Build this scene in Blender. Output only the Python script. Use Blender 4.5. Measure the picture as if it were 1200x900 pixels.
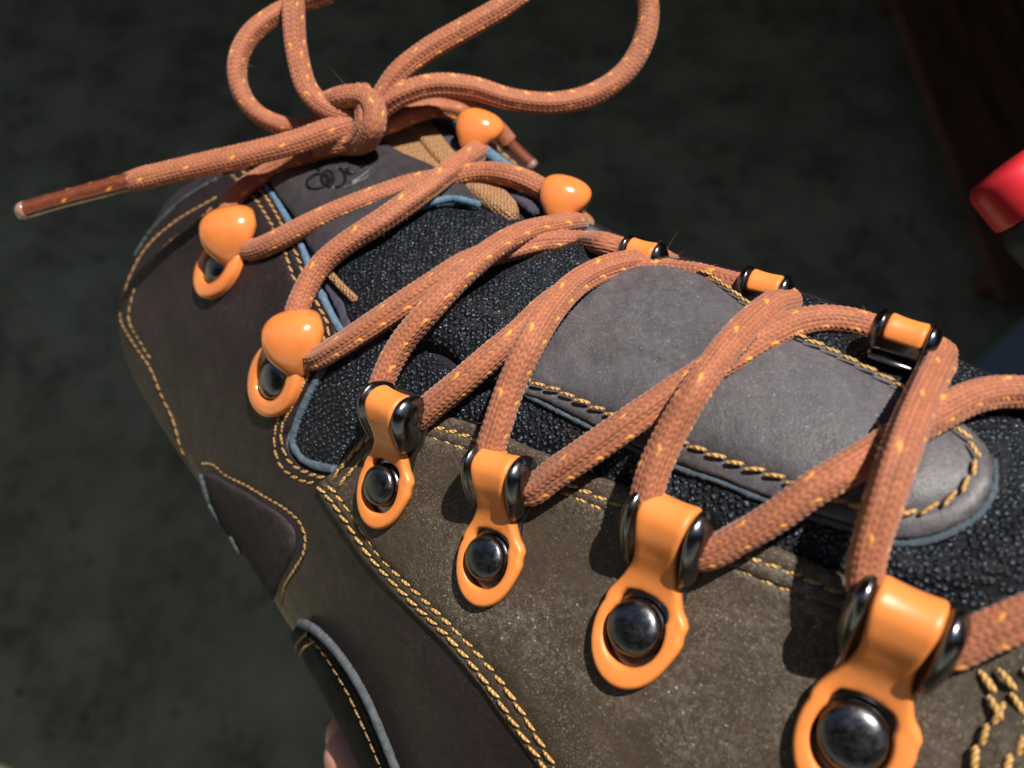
import bpy, math, random
import numpy as np
from mathutils import Vector, Matrix
from mathutils.bvhtree import BVHTree
from mathutils.geometry import delaunay_2d_cdt
random.seed(7); np.random.seed(7)
for o in list(bpy.data.objects): bpy.data.objects.remove(o)
sc = bpy.context.scene
COL = sc.collection

# ------------------------------------------------------------------ camera, light, exposure
F = 1040.0                      # focal length in pixels of a 1200 px wide frame
FLOOR = 1.45                    # metres from the lens to the floor along the view axis
PITCH = math.radians(30)        # the camera looks 60 degrees down
H = FLOOR * math.cos(PITCH)
CAMM = Matrix.Translation((0, 0, H)) @ Matrix.Rotation(PITCH, 4, 'X')
cam = bpy.data.cameras.new('camera')
cam.sensor_width = 36.0; cam.lens = F / 1200 * 36.0
cam.clip_start = 0.005; cam.clip_end = 100
cam.dof.use_dof = True; cam.dof.focus_distance = 0.143; cam.dof.aperture_fstop = 17.0
camo = bpy.data.objects.new('camera', cam); COL.objects.link(camo); camo.matrix_world = CAMM
sc.camera = camo

LC = Vector((0.295, 0.584, 0.755)).normalized()         # towards the sun, camera frame
LW = (CAMM.to_3x3() @ LC).normalized()
sun_el = math.asin(LW.z); sun_az = math.atan2(LW.x, LW.y)
wd = bpy.data.worlds.new('World'); sc.world = wd; wd.use_nodes = True
nt = wd.node_tree; nt.nodes.clear()
sky = nt.nodes.new('ShaderNodeTexSky'); sky.sky_type = 'NISHITA'; sky.sun_disc = False
sky.sun_elevation = sun_el; sky.sun_rotation = sun_az
bg = nt.nodes.new('ShaderNodeBackground'); bg.inputs[1].default_value = 0.064
wo = nt.nodes.new('ShaderNodeOutputWorld')
nt.links.new(sky.outputs[0], bg.inputs[0]); nt.links.new(bg.outputs[0], wo.inputs[0])
sl = bpy.data.lights.new('sun', 'SUN'); sl.energy = 5.0; sl.angle = math.radians(0.5); sl.color = (1, 0.95, 0.87)
so = bpy.data.objects.new('sun', sl); COL.objects.link(so)
so.rotation_euler = LW.to_track_quat('Z', 'Y').to_euler(); so.location = (0, 0, 3)
sc.view_settings.view_transform = 'Standard'; sc.view_settings.look = 'None'
sc.view_settings.exposure = 0.45; sc.view_settings.gamma = 1
sc.render.engine = 'CYCLES'
sc.cycles.max_bounces = 6

M4 = np.array(CAMM)
def cam2world(p): p = np.asarray(p, float); return p @ M4[:3, :3].T + M4[:3, 3]
def ray(px, py): return np.array([(px - 600) / F, (450 - py) / F, -1.0])
def pt(px, py, d): return ray(px, py) * d             # d = depth in metres (camera frame)

# ------------------------------------------------------------------ node material helper
class Mat:
    def __init__(s, name):
        s.m = bpy.data.materials.new(name); s.m.use_nodes = True
        s.t = s.m.node_tree; s.b = s.t.nodes['Principled BSDF']; s.tc = None
    def n(s, ty, **kw):
        nd = s.t.nodes.new('ShaderNode' + ty)
        for k, v in kw.items():
            if k.startswith('i_'): nd.inputs[int(k[2:]) if k[2:].isdigit() else k[2:].replace('_', ' ')].default_value = v
            else: setattr(nd, k, v)
        return nd
    def l(s, a, b): s.t.links.new(a, b)
    def co(s):
        if not s.tc: s.tc = s.n('TexCoord')
        return s.tc.outputs['Object']
    def noise(s, scale, detail=4, rough=.55, vec=None, dist=0):
        nd = s.n('TexNoise'); nd.inputs['Scale'].default_value = scale; nd.inputs['Detail'].default_value = detail
        nd.inputs['Roughness'].default_value = rough; nd.inputs['Distortion'].default_value = dist
        s.l(vec or s.co(), nd.inputs['Vector']); return nd.outputs['Fac']
    def voro(s, scale, feature='F1', rnd=1.0):
        nd = s.n('TexVoronoi', feature=feature); nd.inputs['Scale'].default_value = scale
        nd.inputs['Randomness'].default_value = rnd
        s.l(s.co(), nd.inputs['Vector']); return nd
    def ramp(s, fac, stops):
        nd = s.n('ValToRGB'); s.l(fac, nd.inputs[0]); e = nd.color_ramp.elements
        while len(e) < len(stops): e.new(.5)
        for q, (p, c) in zip(e, stops):
            q.position = p; q.color = (c, c, c, 1) if isinstance(c, (int, float)) else (*c, 1)
        return nd.outputs[0]
    def mix(s, fac, a, b, mode='MIX'):
        nd = s.n('Mix', data_type='RGBA', blend_type=mode)
        for v, i in ((fac, 0), (a, 6), (b, 7)):
            if hasattr(v, 'links'): s.l(v, nd.inputs[i])
            elif i == 0: nd.inputs[0].default_value = v
            else: nd.inputs[i].default_value = (*v, 1) if not isinstance(v, (int, float)) else (v, v, v, 1)
        return nd.outputs[2]
    def math(s, op, a, b=0.0):
        nd = s.n('Math', operation=op)
        for v, i in ((a, 0), (b, 1)):
            if hasattr(v, 'links'): s.l(v, nd.inputs[i])
            else: nd.inputs[i].default_value = v
        return nd.outputs[0]
    def bump(s, h, strength, dist, prev=None):
        nd = s.n('Bump'); nd.inputs['Strength'].default_value = strength; nd.inputs['Distance'].default_value = dist
        s.l(h, nd.inputs['Height'])
        if prev is not None: s.l(prev, nd.inputs['Normal'])
        return nd.outputs[0]
    def out(s, color=None, rough=None, normal=None, **kw):
        for v, k in ((color, 'Base Color'), (rough, 'Roughness')):
            if v is None: continue
            if hasattr(v, 'links'): s.l(v, s.b.inputs[k])
            else: s.b.inputs[k].default_value = (*v, 1) if k == 'Base Color' else v
        if normal is not None: s.l(normal, s.b.inputs['Normal'])
        for k, v in kw.items(): s.b.inputs[k.replace('_', ' ')].default_value = v
        return s.m

def leather(name, c1, c2, dust=0.5, rough=.52, dustc=(.45, .42, .36), gr=1.0, spec=.4, tint=None):
    m = Mat(name)
    big = m.noise(70, 5, .6); mid = m.noise(420, 6, .7)
    col = m.mix(m.ramp(big, [(.3, 0), (.72, 1)]), c1, c2)
    col = m.mix(m.ramp(mid, [(.3, .0), (.75, .55)]), col, [x * 1.7 for x in c2])
    col = m.mix(m.ramp(m.noise(35, 5, .7, dist=1.2), [(.56, 0), (.74, .5)]), col, [x * .6 for x in c1])
    if tint: col = m.mix(m.ramp(m.noise(55, 3), [(.4, 0), (.62, .8)]), col, tint)
    mp = m.n('Mapping'); mp.inputs['Scale'].default_value = (1, .22, 1); mp.inputs['Rotation'].default_value = (.4, .3, .8); m.l(m.co(), mp.inputs[0])
    scf = m.noise(260, 7, .75, vec=mp.outputs[0], dist=.5)
    col = m.mix(m.ramp(scf, [(.52, 0), (.72, .5)]), col, [x * 1.9 for x in c2])
    col = m.mix(m.ramp(scf, [(.28, .5), (.44, 0)]), col, [x * .55 for x in c1])
    v = m.voro(1050); dm = m.ramp(v.outputs['Distance'], [(.12, 1), (.24, 0)])
    sp = m.ramp(m.noise(2600, 1), [(.52, 0), (.60, 1)])
    patch = m.ramp(m.noise(60, 4, .7), [(.42, .12), (.68, 1)])
    fac = m.math('MULTIPLY', m.math('MULTIPLY', dm, patch), dust)
    fac = m.math('MULTIPLY', fac, sp)
    fine = m.math('MULTIPLY', m.math('MULTIPLY', m.ramp(m.noise(3300, 2, .6), [(.57, 0), (.66, 1)]), m.ramp(m.noise(75, 4, .7), [(.35, .15), (.62, 1)])), dust * .42)
    haze = m.math('MULTIPLY', m.math('MULTIPLY', m.ramp(m.noise(900, 6, .75), [(.45, 0), (.7, 1)]), patch), dust * .28)
    col = m.mix(haze, col, dustc)
    col = m.mix(fac, col, dustc); col = m.mix(fine, col, [x * .8 for x in dustc])
    g1 = m.noise(2200, 5, .7); g2 = m.voro(1900, 'DISTANCE_TO_EDGE')
    nb = m.bump(g1, .35 * gr, .00022)
    nb = m.bump(m.ramp(g2.outputs['Distance'], [(0, 0), (.12, 1)]), .22 * gr, .00012, nb)
    nb = m.bump(m.noise(160, 4), .4, .0007, nb); nb = m.bump(scf, .35, .0004, nb)
    r = m.ramp(m.noise(300, 5), [(.2, rough - .1), (.8, rough + .12)])
    return m.out(col, r, nb, Specular_IOR_Level=spec)

MT = {}
MT['brown'] = leather('dark_brown_leather', (.0085, .0050, .0060), (.0140, .0080, .0092), .16, .46, tint=(.0185, .0115, .0150), spec=.3)
MT['olive'] = leather('olive_brown_leather', (.032, .0215, .0125), (.050, .0335, .0205), 1.0, .56, (.50, .46, .38), tint=(.044, .030, .0185))
MT['grey'] = leather('grey_brown_leather', (.042, .038, .041), (.076, .068, .074), .45, .38, (.6, .6, .6), .8, tint=(.098, .092, .104))
MT['tab'] = leather('charcoal_leather', (.022, .019, .022), (.035, .031, .035), .06, .42, gr=.7)
MT['navy'] = leather('navy_panel', (.003, .005, .010), (.004, .007, .013), .0, .75, gr=.5, spec=.08)
MT['suede'] = leather('dark_suede', (.012, .009, .014), (.025, .018, .028), .3, .9, gr=1.6, spec=.1)
MT['plum'] = leather('plum_suede', (.016, .012, .015), (.030, .022, .026), .3, .85, gr=1.2, spec=.15)

def cutedge(name, a, b):
    m = Mat(name)
    col = m.mix(m.ramp(m.noise(700, 5, .7), [(.3, 0), (.7, 1)]), a, b)
    nb = m.bump(m.noise(2500, 6, .8), .9, .0005)
    return m.out(col, .9, nb, Specular_IOR_Level=.15)
MT['blue'] = cutedge('blue_raw_edge', (.075, .14, .22), (.19, .29, .40))
MT['bluegrey'] = cutedge('blue_grey_raw_edge', (.06, .085, .11), (.15, .19, .23))
MT['greyedge'] = cutedge('grey_raw_edge', (.07, .08, .09), (.14, .155, .17))
MT['purple'] = cutedge('purple_suede_edge', (.05, .045, .07), (.10, .09, .13))

# woven tan binding
m = Mat('tan_webbing')
v = m.voro(1500, 'F1', .35)
col = m.mix(m.ramp(v.outputs['Distance'], [(.2, 0), (.65, 1)]), (.52, .30, .155), (.24, .12, .06))
nb = m.bump(m.ramp(v.outputs['Distance'], [(.1, 1), (.6, 0)]), 1.0, .0004)
MT['tan'] = m.out(col, .85, nb, Specular_IOR_Level=.1)

# black padded knit: loops, bluish sheen and tiny glints painted into the colour
def knit(name, scale, rnd):
    m = Mat(name)
    v = m.voro(scale, 'F1', rnd)
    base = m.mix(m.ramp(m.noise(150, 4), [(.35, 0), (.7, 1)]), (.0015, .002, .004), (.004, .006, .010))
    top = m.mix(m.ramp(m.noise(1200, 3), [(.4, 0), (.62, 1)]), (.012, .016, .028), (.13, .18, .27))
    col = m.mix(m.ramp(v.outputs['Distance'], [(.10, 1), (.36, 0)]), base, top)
    sp = m.math('MULTIPLY', m.ramp(m.noise(2700, 2, .75), [(.64, 0), (.68, 1)]), m.ramp(m.noise(60, 3), [(.35, .3), (.6, 1)]))
    col = m.mix(sp, col, (.46, .52, .60))
    nb = m.bump(m.ramp(v.outputs['Distance'], [(.05, 1), (.55, 0)]), 1.0, .0007)
    nb = m.bump(m.noise(3500, 4, .8), .6, .0003, nb)
    return m.out(col, .5, nb, Specular_IOR_Level=.28)
MT['mesh'] = knit('black_knit_mesh', 1050, .35)
MT['fuzz'] = knit('black_pile', 1900, 1.0)

# thread
m = Mat('gold_thread')
w = m.n('TexWave', wave_type='BANDS', bands_direction='DIAGONAL'); w.inputs['Scale'].default_value = 900
m.l(m.co(), w.inputs['Vector'])
col = m.mix(w.outputs['Fac'], (.40, .21, .06), (.74, .46, .16))
oi = m.n('ObjectInfo')
col = m.mix(m.math('MULTIPLY', oi.outputs['Random'], .5), col, (.35, .19, .06))
MT['thread'] = m.out(col, .5, m.bump(w.outputs['Fac'], .8, .0002), Specular_IOR_Level=.4)
m = Mat('dull_thread')
w = m.n('TexWave', wave_type='BANDS', bands_direction='DIAGONAL'); w.inputs['Scale'].default_value = 900
m.l(m.co(), w.inputs['Vector'])
MT['dthread'] = m.out(m.mix(w.outputs['Fac'], (.24, .125, .045), (.50, .29, .10)), .55, m.bump(w.outputs['Fac'], .8, .0002))

# lace
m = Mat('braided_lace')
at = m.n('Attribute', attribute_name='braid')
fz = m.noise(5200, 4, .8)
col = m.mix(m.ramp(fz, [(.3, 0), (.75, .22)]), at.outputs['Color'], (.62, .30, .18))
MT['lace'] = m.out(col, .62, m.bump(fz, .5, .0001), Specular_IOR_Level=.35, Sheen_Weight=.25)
m = Mat('clear_aglet')
at = m.n('Attribute', attribute_name='braid')
MT['aglet'] = m.out(at.outputs['Color'], .35, None, Specular_IOR_Level=.5, Coat_Weight=1.0, Coat_Roughness=.08)
m = Mat('clear_plastic_rim'); MT['rim'] = m.out((.30, .17, .14), .2, m.bump(m.noise(900, 3), .3, .0003), Coat_Weight=.5)

# hook finishes
m = Mat('orange_paint')
n1 = m.noise(500, 5, .7)
col = m.mix(m.ramp(n1, [(.35, 0), (.75, .5)]), (.78, .245, .055), (.68, .205, .048))
dirt = m.ramp(m.noise(1500, 5, .8), [(.66, 0), (.78, .6)])
MT['orange'] = m.out(m.mix(dirt, col, (.32, .16, .07)), m.ramp(n1, [(.3, .34), (.7, .46)]), m.bump(m.noise(900, 3), .12, .0002), Specular_IOR_Level=.5)
m = Mat('glossy_orange_enamel')
MT['gloss'] = m.out(m.mix(m.ramp(m.noise(300, 4), [(.3, 0), (.7, 1)]), (.74, .225, .055), (.66, .195, .05)), .16,
                    m.bump(m.noise(500, 3), .08, .0003), Specular_IOR_Level=.55, Coat_Weight=.5, Coat_Roughness=.06)
m = Mat('gunmetal')
n1 = m.noise(900, 6, .75)
sp = m.ramp(m.noise(2800, 2), [(.68, 0), (.73, 1)])
MT['metal'] = m.out(m.mix(sp, m.mix(n1, (.11, .113, .125), (.19, .19, .20)), (.4, .38, .35)), m.ramp(n1, [(.3, .16), (.75, .32)]), m.bump(n1, .06, .0002), Metallic=1.0)
m = Mat('bright_metal')
MT['bright'] = m.out((.26, .26, .27), .28, m.bump(m.noise(900, 4), .15, .0002), Metallic=1.0)
m = Mat('dusty_rivet')
n1 = m.noise(700, 6, .8)
MT['rivet'] = m.out(m.mix(m.ramp(n1, [(.52, 0), (.72, .35)]), (.12, .12, .13), (.30, .27, .22)), m.ramp(n1, [(.35, .2), (.7, .5)]), m.bump(m.noise(1400, 4), .06, .0002), Metallic=1.0)

# skin
m = Mat('skin')
MT['skin'] = m.out(m.mix(m.ramp(m.noise(120, 4), [(.3, 0), (.7, 1)]), (.50, .22, .17), (.58, .29, .22)), .5, m.bump(m.noise(1800, 4), .3, .0002), Subsurface_Weight=.15, Subsurface_Scale=.004)
m = Mat('nail'); MT['nail'] = m.out((.68, .42, .36), .25)

# floor etc.
m = Mat('stained_concrete')
a = m.noise(7, 6, .7); b = m.noise(30, 6, .75); c = m.noise(1.6, 3, .5)
col = m.mix(m.ramp(a, [(.38, 0), (.64, 1)]), (.200, .192, .122), (.60, .57, .37))
col = m.mix(m.ramp(b, [(.42, 0), (.72, .9)]), col, (.56, .50, .30))
vv = m.voro(30, 'F1'); 
spots = m.math('MULTIPLY', m.ramp(vv.outputs['Distance'], [(.10, 1), (.24, 0)]), m.ramp(m.noise(18, 2), [(.5, 0), (.6, .85)]))
col = m.mix(spots, col, (.03, .033, .03))
col = m.mix(m.ramp(c, [(.4, 0), (.7, .35)]), col, (.14, .122, .07))
MT['floor'] = m.out(col, .85, m.bump(b, .4, .002))
m = Mat('worn_brown_wood')
mp = m.n('Mapping'); mp.inputs['Scale'].default_value = (14, 1.2, 8); m.l(m.co(), mp.inputs[0])
g = m.noise(4, 8, .7, vec=mp.outputs[0], dist=.6)
MT['wood'] = m.out(m.mix(m.ramp(g, [(.35, 0), (.7, 1)]), (.10, .036, .022), (.26, .11, .07)), .7, m.bump(g, .4, .001))
m = Mat('red_plastic'); MT['red'] = m.out(m.mix(m.noise(80, 4), (.66, .018, .028), (.72, .03, .045)), .38)
m = Mat('black_rubber'); MT['rubber'] = m.out(m.mix(m.noise(200, 4), (.012, .016, .018), (.03, .038, .042)), .6, m.bump(m.noise(900, 4), .3, .0004))
m = Mat('slate_plastic'); MT['slate'] = m.out(m.mix(m.noise(40, 4), (.30, .38, .42), (.34, .42, .46)), .5, m.bump(m.noise(300, 3), .1, .0005))
m = Mat('blocker_boards'); MT['blocker'] = m.out(m.mix(m.noise(3, 6), (.05, .04, .033), (.09, .075, .06)), .8)  # plain dark finish of the added light blockers

# ------------------------------------------------------------------ object helpers
def mesh_np(name, V, Fc, mats, parent=None, midx=None, smooth=True, colattr=None, world=False):
    """V in camera frame unless world; Fc = int array (n,3) / (n,4) or list of lists"""
    V = np.asarray(V, float)
    if not world: V = cam2world(V)
    org = np.array(parent_origin(parent))
    me = bpy.data.meshes.new(name)
    Vl = V - org
    if isinstance(Fc, np.ndarray):
        nf, k = Fc.shape
        me.vertices.add(len(Vl)); me.vertices.foreach_set('co', Vl.astype(np.float32).ravel())
        me.loops.add(nf * k); me.loops.foreach_set('vertex_index', Fc.astype(np.int32).ravel())
        me.polygons.add(nf); me.polygons.foreach_set('loop_start', np.arange(0, nf * k, k, dtype=np.int32))
        me.update(calc_edges=True)
    else:
        me.from_pydata([tuple(v) for v in Vl], [], Fc)
    for mt in (mats if isinstance(mats, (list, tuple)) else [mats]): me.materials.append(mt)
    if midx is not None: me.polygons.foreach_set('material_index', np.asarray(midx, dtype=np.int32))
    if smooth: me.polygons.foreach_set('use_smooth', np.ones(len(me.polygons), dtype=bool))
    if colattr is not None:
        ca = me.color_attributes.new('braid', 'FLOAT_COLOR', 'POINT')
        ca.data.foreach_set('color', np.c_[colattr, np.ones(len(colattr))].astype(np.float32).ravel())
    me.validate(); me.update()
    o = bpy.data.objects.new(name, me); COL.objects.link(o)
    if parent is not None: o.parent = parent
    else: o.location = (0, 0, 0)
    return o
def parent_origin(p):
    r = Vector((0, 0, 0))
    while p is not None: r += p.location; p = p.parent
    return r
def thing(name, label, cat, loc, group=None):
    o = bpy.data.objects.new(name, None); COL.objects.link(o); o.location = loc; o.empty_display_size = .02
    o['label'] = label; o['category'] = cat
    if group: o['group'] = group
    return o

def cr(points, step=None, closed=False, n=None):
    """Catmull-Rom (centripetal-ish) through points; returns dense array"""
    P = np.asarray(points, float)
    if closed: Q = np.vstack([P[-1], P, P[0], P[1]])
    else: Q = np.vstack([2 * P[0] - P[1], P, 2 * P[-1] - P[-2]])
    out = []
    segs = len(P) if closed else len(P) - 1
    for i in range(segs):
        p0, p1, p2, p3 = Q[i], Q[i + 1], Q[i + 2], Q[i + 3]
        d1 = max(np.linalg.norm(p2 - p1), 1e-9); d0 = max(np.linalg.norm(p1 - p0), 1e-9); d2 = max(np.linalg.norm(p3 - p2), 1e-9)
        m1 = ((p1 - p0) / d0 * d1 + (p2 - p1)) * .5 if d0 > 1e-8 else (p2 - p1)
        m1 = (p2 - p1) * (d0 / (d0 + d1)) + (p1 - p0) * (d1 / d0) * (d1 / (d0 + d1))
        m2 = (p2 - p1) * (d2 / (d1 + d2)) + (p3 - p2) * (d1 / d2) * (d1 / (d1 + d2))
        k = n or max(2, int(math.ceil(d1 / step)))
        t = (np.arange(k) / k)[:, None]
        out.append((2 * t**3 - 3 * t**2 + 1) * p1 + (t**3 - 2 * t**2 + t) * m1 + (-2 * t**3 + 3 * t**2) * p2 + (t**3 - t**2) * m2)
    out = np.vstack(out)
    if not closed: out = np.vstack([out, P[-1]])
    return out
def resample(P, step):
    d = np.r_[0, np.cumsum(np.linalg.norm(np.diff(P, axis=0), axis=1))]
    n = max(2, int(round(d[-1] / step)) + 1)
    q = np.linspace(0, d[-1], n)
    return np.stack([np.interp(q, d, P[:, k]) for k in range(P.shape[1])], 1)

# ------------------------------------------------------------------ boot form: closed sections lofted along the boot
# per section, in order: left silhouette, side, hook line, facing edge, tongue ridge, far edge, far hooks, far silhouette (px, py, depth)
SEC = [
 [(170, 292, .232), (200, 232, .222), (262, 200, .210), (322, 184, .203), (425, 172, .198), (488, 140, .206), (512, 132, .214), (542, 136, .226)],
 [(150, 372, .216), (195, 325, .203), (262, 290, .191), (340, 258, .184), (450, 222, .183), (535, 180, .190), (554, 170, .198), (576, 178, .212)],
 [(190, 470, .205), (255, 430, .186), (325, 410, .174), (395, 380, .167), (510, 310, .165), (605, 243, .175), (630, 240, .183), (656, 256, .197)],
 [(285, 612, .190), (378, 590, .165), (455, 545, .154), (510, 485, .150), (610, 390, .148), (705, 310, .160), (745, 302, .168), (775, 313, .182)],
 [(394, 790, .176), (470, 720, .152), (578, 635, .141), (632, 548, .138), (735, 430, .136), (835, 342, .147), (880, 338, .154), (912, 356, .168)],
 [(492, 1010, .160), (600, 870, .136), (752, 715, .127), (805, 622, .125), (905, 503, .123), (1018, 412, .131), (1062, 413, .137), (1098, 442, .150)],
 [(560, 1300, .148), (790, 1080, .122), (1008, 840, .112), (1065, 725, .111), (1150, 604, .110), (1240, 512, .117), (1280, 506, .122), (1325, 545, .134)],
 [(760, 1600, .140), (1040, 1300, .114), (1290, 1030, .104), (1350, 900, .103), (1430, 760, .103), (1500, 640, .110), (1540, 620, .116), (1570, 660, .126)],
 [(1080, 1650, .135), (1330, 1450, .115), (1520, 1230, .106), (1580, 1110, .105), (1640, 980, .106), (1690, 860, .113), (1715, 830, .120), (1740, 880, .128)],
]
ctrl = []
for S in SEC:
    P = [pt(*q) for q in S]
    L, R = P[0], P[-1]; mid = (L + R) / 2
    inL = (R - L) / np.linalg.norm(R - L)
    BL = L + np.array([0, 0, -.026]) + inL * .004
    BR = R + np.array([0, 0, -.022]) - inL * .002
    BB = mid + np.array([0, 0, -.062])
    ctrl.append([BB, BL] + P + [BR])
ctrl = np.array(ctrl)                 # ns x nt x 3
NS, NT = ctrl.shape[:2]
TL, TM, TH, TE, TC, TF, TG, TR = [(k + 2) / NT for k in range(8)]
def spline_basis(nk, x, periodic):
    """rows: weights of nk knots at parameters x (knots at 0..nk-1 or periodic)"""
    A = np.zeros((nk, nk)); B = np.zeros((nk, nk))
    for i in range(nk):
        if periodic:
            A[i, i] = 4; A[i, (i - 1) % nk] = 1; A[i, (i + 1) % nk] = 1
            B[i, (i + 1) % nk] += 6; B[i, (i - 1) % nk] += 6; B[i, i] -= 12
        elif i in (0, nk - 1): A[i, i] = 1
        else:
            A[i, i - 1:i + 2] = (1, 4, 1); B[i, i - 1:i + 2] = (6, -12, 6)
    Mm = np.linalg.solve(A, B)        # second derivatives
    x = np.asarray(x, float); i = np.floor(x).astype(int)
    if not periodic: i = np.clip(i, 0, nk - 2)
    f = x - i; j = i + 1
    if periodic: i = i % nk; j = j % nk
    W = np.zeros((len(x), nk)); r = np.arange(len(x))
    W[r, i] += 1 - f; W[r, j] += f
    W += ((1 - f)**3 - (1 - f))[:, None] / 6 * Mm[i] + (f**3 - f)[:, None] / 6 * Mm[j]
    return W
GS, GT = 360, 440
sv = np.linspace(0, NS - 1, GS + 1); tv = np.arange(GT + 1) / GT * NT
Ws = spline_basis(NS, sv, False); Wt = spline_basis(NT, tv, True)
GP = np.einsum('ai,bj,ijk->abk', Ws, Wt, ctrl)      # (GS+1, GT+1, 3)
dS = np.gradient(GP, axis=0)
Pw = np.concatenate([GP[:, -3:-1], GP, GP[:, 1:3]], 1); dT = np.gradient(Pw, axis=1)[:, 2:-2]
GN = np.cross(dT, dS); GN /= np.linalg.norm(GN, axis=2)[..., None]
if GN[GS // 2, int(TC * GT), 2] < 0: GN = -GN
def bil(G, s, t):
    x = np.clip(np.asarray(s) * GS, 0, GS - 1e-6); y = (np.asarray(t) % 1.0) * GT
    i = x.astype(int); j = np.minimum(y.astype(int), GT - 1); a = (x - i)[..., None]; b = (y - j)[..., None]
    return G[i, j] * (1 - a) * (1 - b) + G[i + 1, j] * a * (1 - b) + G[i, j + 1] * (1 - a) * b + G[i + 1, j + 1] * a * b
def SP(s, t, h=0.0):
    n = bil(GN, s, t); n = n / np.linalg.norm(n, axis=-1, keepdims=True)
    return bil(GP, s, t) + n * np.asarray(h)[..., None] if np.ndim(h) else bil(GP, s, t) + n * h
def SN(s, t):
    n = bil(GN, s, t); return n / np.linalg.norm(n, axis=-1, keepdims=True)
_I, _J = np.meshgrid(np.arange(GS), np.arange(GT), indexing='ij')
idx = lambda i, j: i * (GT + 1) + j
q00, q10, q11, q01 = [idx(a, b).ravel() for a, b in ((_I, _J), (_I + 1, _J), (_I + 1, _J + 1), (_I, _J + 1))]
tris = np.concatenate([np.c_[q00, q10, q11], np.c_[q00, q11, q01]])
GPf = GP.reshape(-1, 3)
BV = BVHTree.FromPolygons([tuple(v) for v in GPf], tris.tolist())
nq = GS * GT
def tri_st(fi, p):
    a, b, c = GPf[tris[fi]]
    v0, v1, v2 = b - a, c - a, np.array(p) - a
    d00, d01, d11, d20, d21 = v0 @ v0, v0 @ v1, v1 @ v1, v2 @ v0, v2 @ v1
    den = d00 * d11 - d01 * d01 or 1e-20
    v = (d11 * d20 - d01 * d21) / den; w = (d00 * d21 - d01 * d20) / den
    i, j = divmod(fi % nq, GT)
    if fi < nq: x, y = i + v + w, j + w
    else: x, y = i + v, j + v + w
    return x / GS, y / GT
def hit(px, py):
    """(s, t, depth) of the boot form behind a point of the picture; None if it misses"""
    r = Vector(ray(px, py)); L = r.length
    loc, no, fi, d = BV.ray_cast(Vector((0, 0, 0)), r / L)
    if loc is None: return None
    s, t = tri_st(fi, loc); return s, t, -loc.z
def st(px, py):
    h = hit(px, py)
    if h: return h[0], h[1]
    best = None
    r = ray(px, py)
    for d in np.linspace(.10, .25, 40):
        loc, no, fi, dist = BV.find_nearest(Vector(r * d))
        if best is None or dist < best[0]: best = (dist, fi, loc)
    return tri_st(best[1], best[2])
def stl(poly, closed=False, step=6):
    """picture polyline (or ('st',s,t) entries) -> dense (s,t) polyline on the boot"""
    has = any(p[0] == 'st' for p in poly)
    if not has:
        D = cr(poly, step=step, closed=closed)
        return np.array([st(x, y) for x, y in D])
    # mixed: convert every point then smooth in (s,t)
    Q = []
    n = len(poly)
    for i, p in enumerate(poly):
        a = (p[1], p[2]) if p[0] == 'st' else st(*p)
        Q.append(a)
    Q = np.array(Q); Q2 = Q * [LS, LT]
    D = cr(Q2, step=.0012, closed=closed)
    return D / [LS, LT]
LS = float(np.linalg.norm(np.diff(GP[:, int(TH * GT)], axis=0), axis=1).sum())
LT = float(np.linalg.norm(np.diff(GP[GS // 2], axis=0), axis=1).sum())
print('LS, LT', LS, LT)
_q = GP.reshape(-1, 3); _x = _q[:, 0] / -_q[:, 2] * F + 600; _y = 450 - _q[:, 1] / -_q[:, 2] * F
for _p in range(500, 1201, 50):
    _m = abs(_x - _p) < 6; print('top silhouette', _p, round(_y[_m].min()) if _m.any() else None)
for _p in range(250, 901, 50):
    _m = abs(_y - _p) < 6; print('left silhouette y', _p, round(_x[_m].min()) if _m.any() else None)

def seg_dist(P, A, B):
    """distance of points P (n,2) to polyline segments A->B (m,2)"""
    out = np.full(len(P), 1e9)
    AB = B - A; L2 = (AB**2).sum(1) + 1e-18
    for k in range(0, len(P), 4000):
        p = P[k:k + 4000, None, :]
        t = np.clip(((p - A) * AB).sum(2) / L2, 0, 1)
        q = A + t[..., None] * AB
        out[k:k + 4000] = np.sqrt(((p - q)**2).sum(2)).min(1)
    return out
def inside(P, poly):
    x, y = P[:, 0], P[:, 1]; r = np.zeros(len(P), bool); n = len(poly)
    for i in range(n):
        x1, y1 = poly[i]; x2, y2 = poly[(i + 1) % n]
        if y1 == y2: continue
        c = (y1 > y) != (y2 > y)
        r ^= c & (x < (x2 - x1) * (y - y1) / (y2 - y1) + x1)
    return r
from mathutils import noise as mn
def nz(P, sc_, seed=0.0):
    return np.array([mn.noise(Vector((p[0] * sc_ + seed, p[1] * sc_, p[2] * sc_ + seed))) for p in P])

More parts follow.
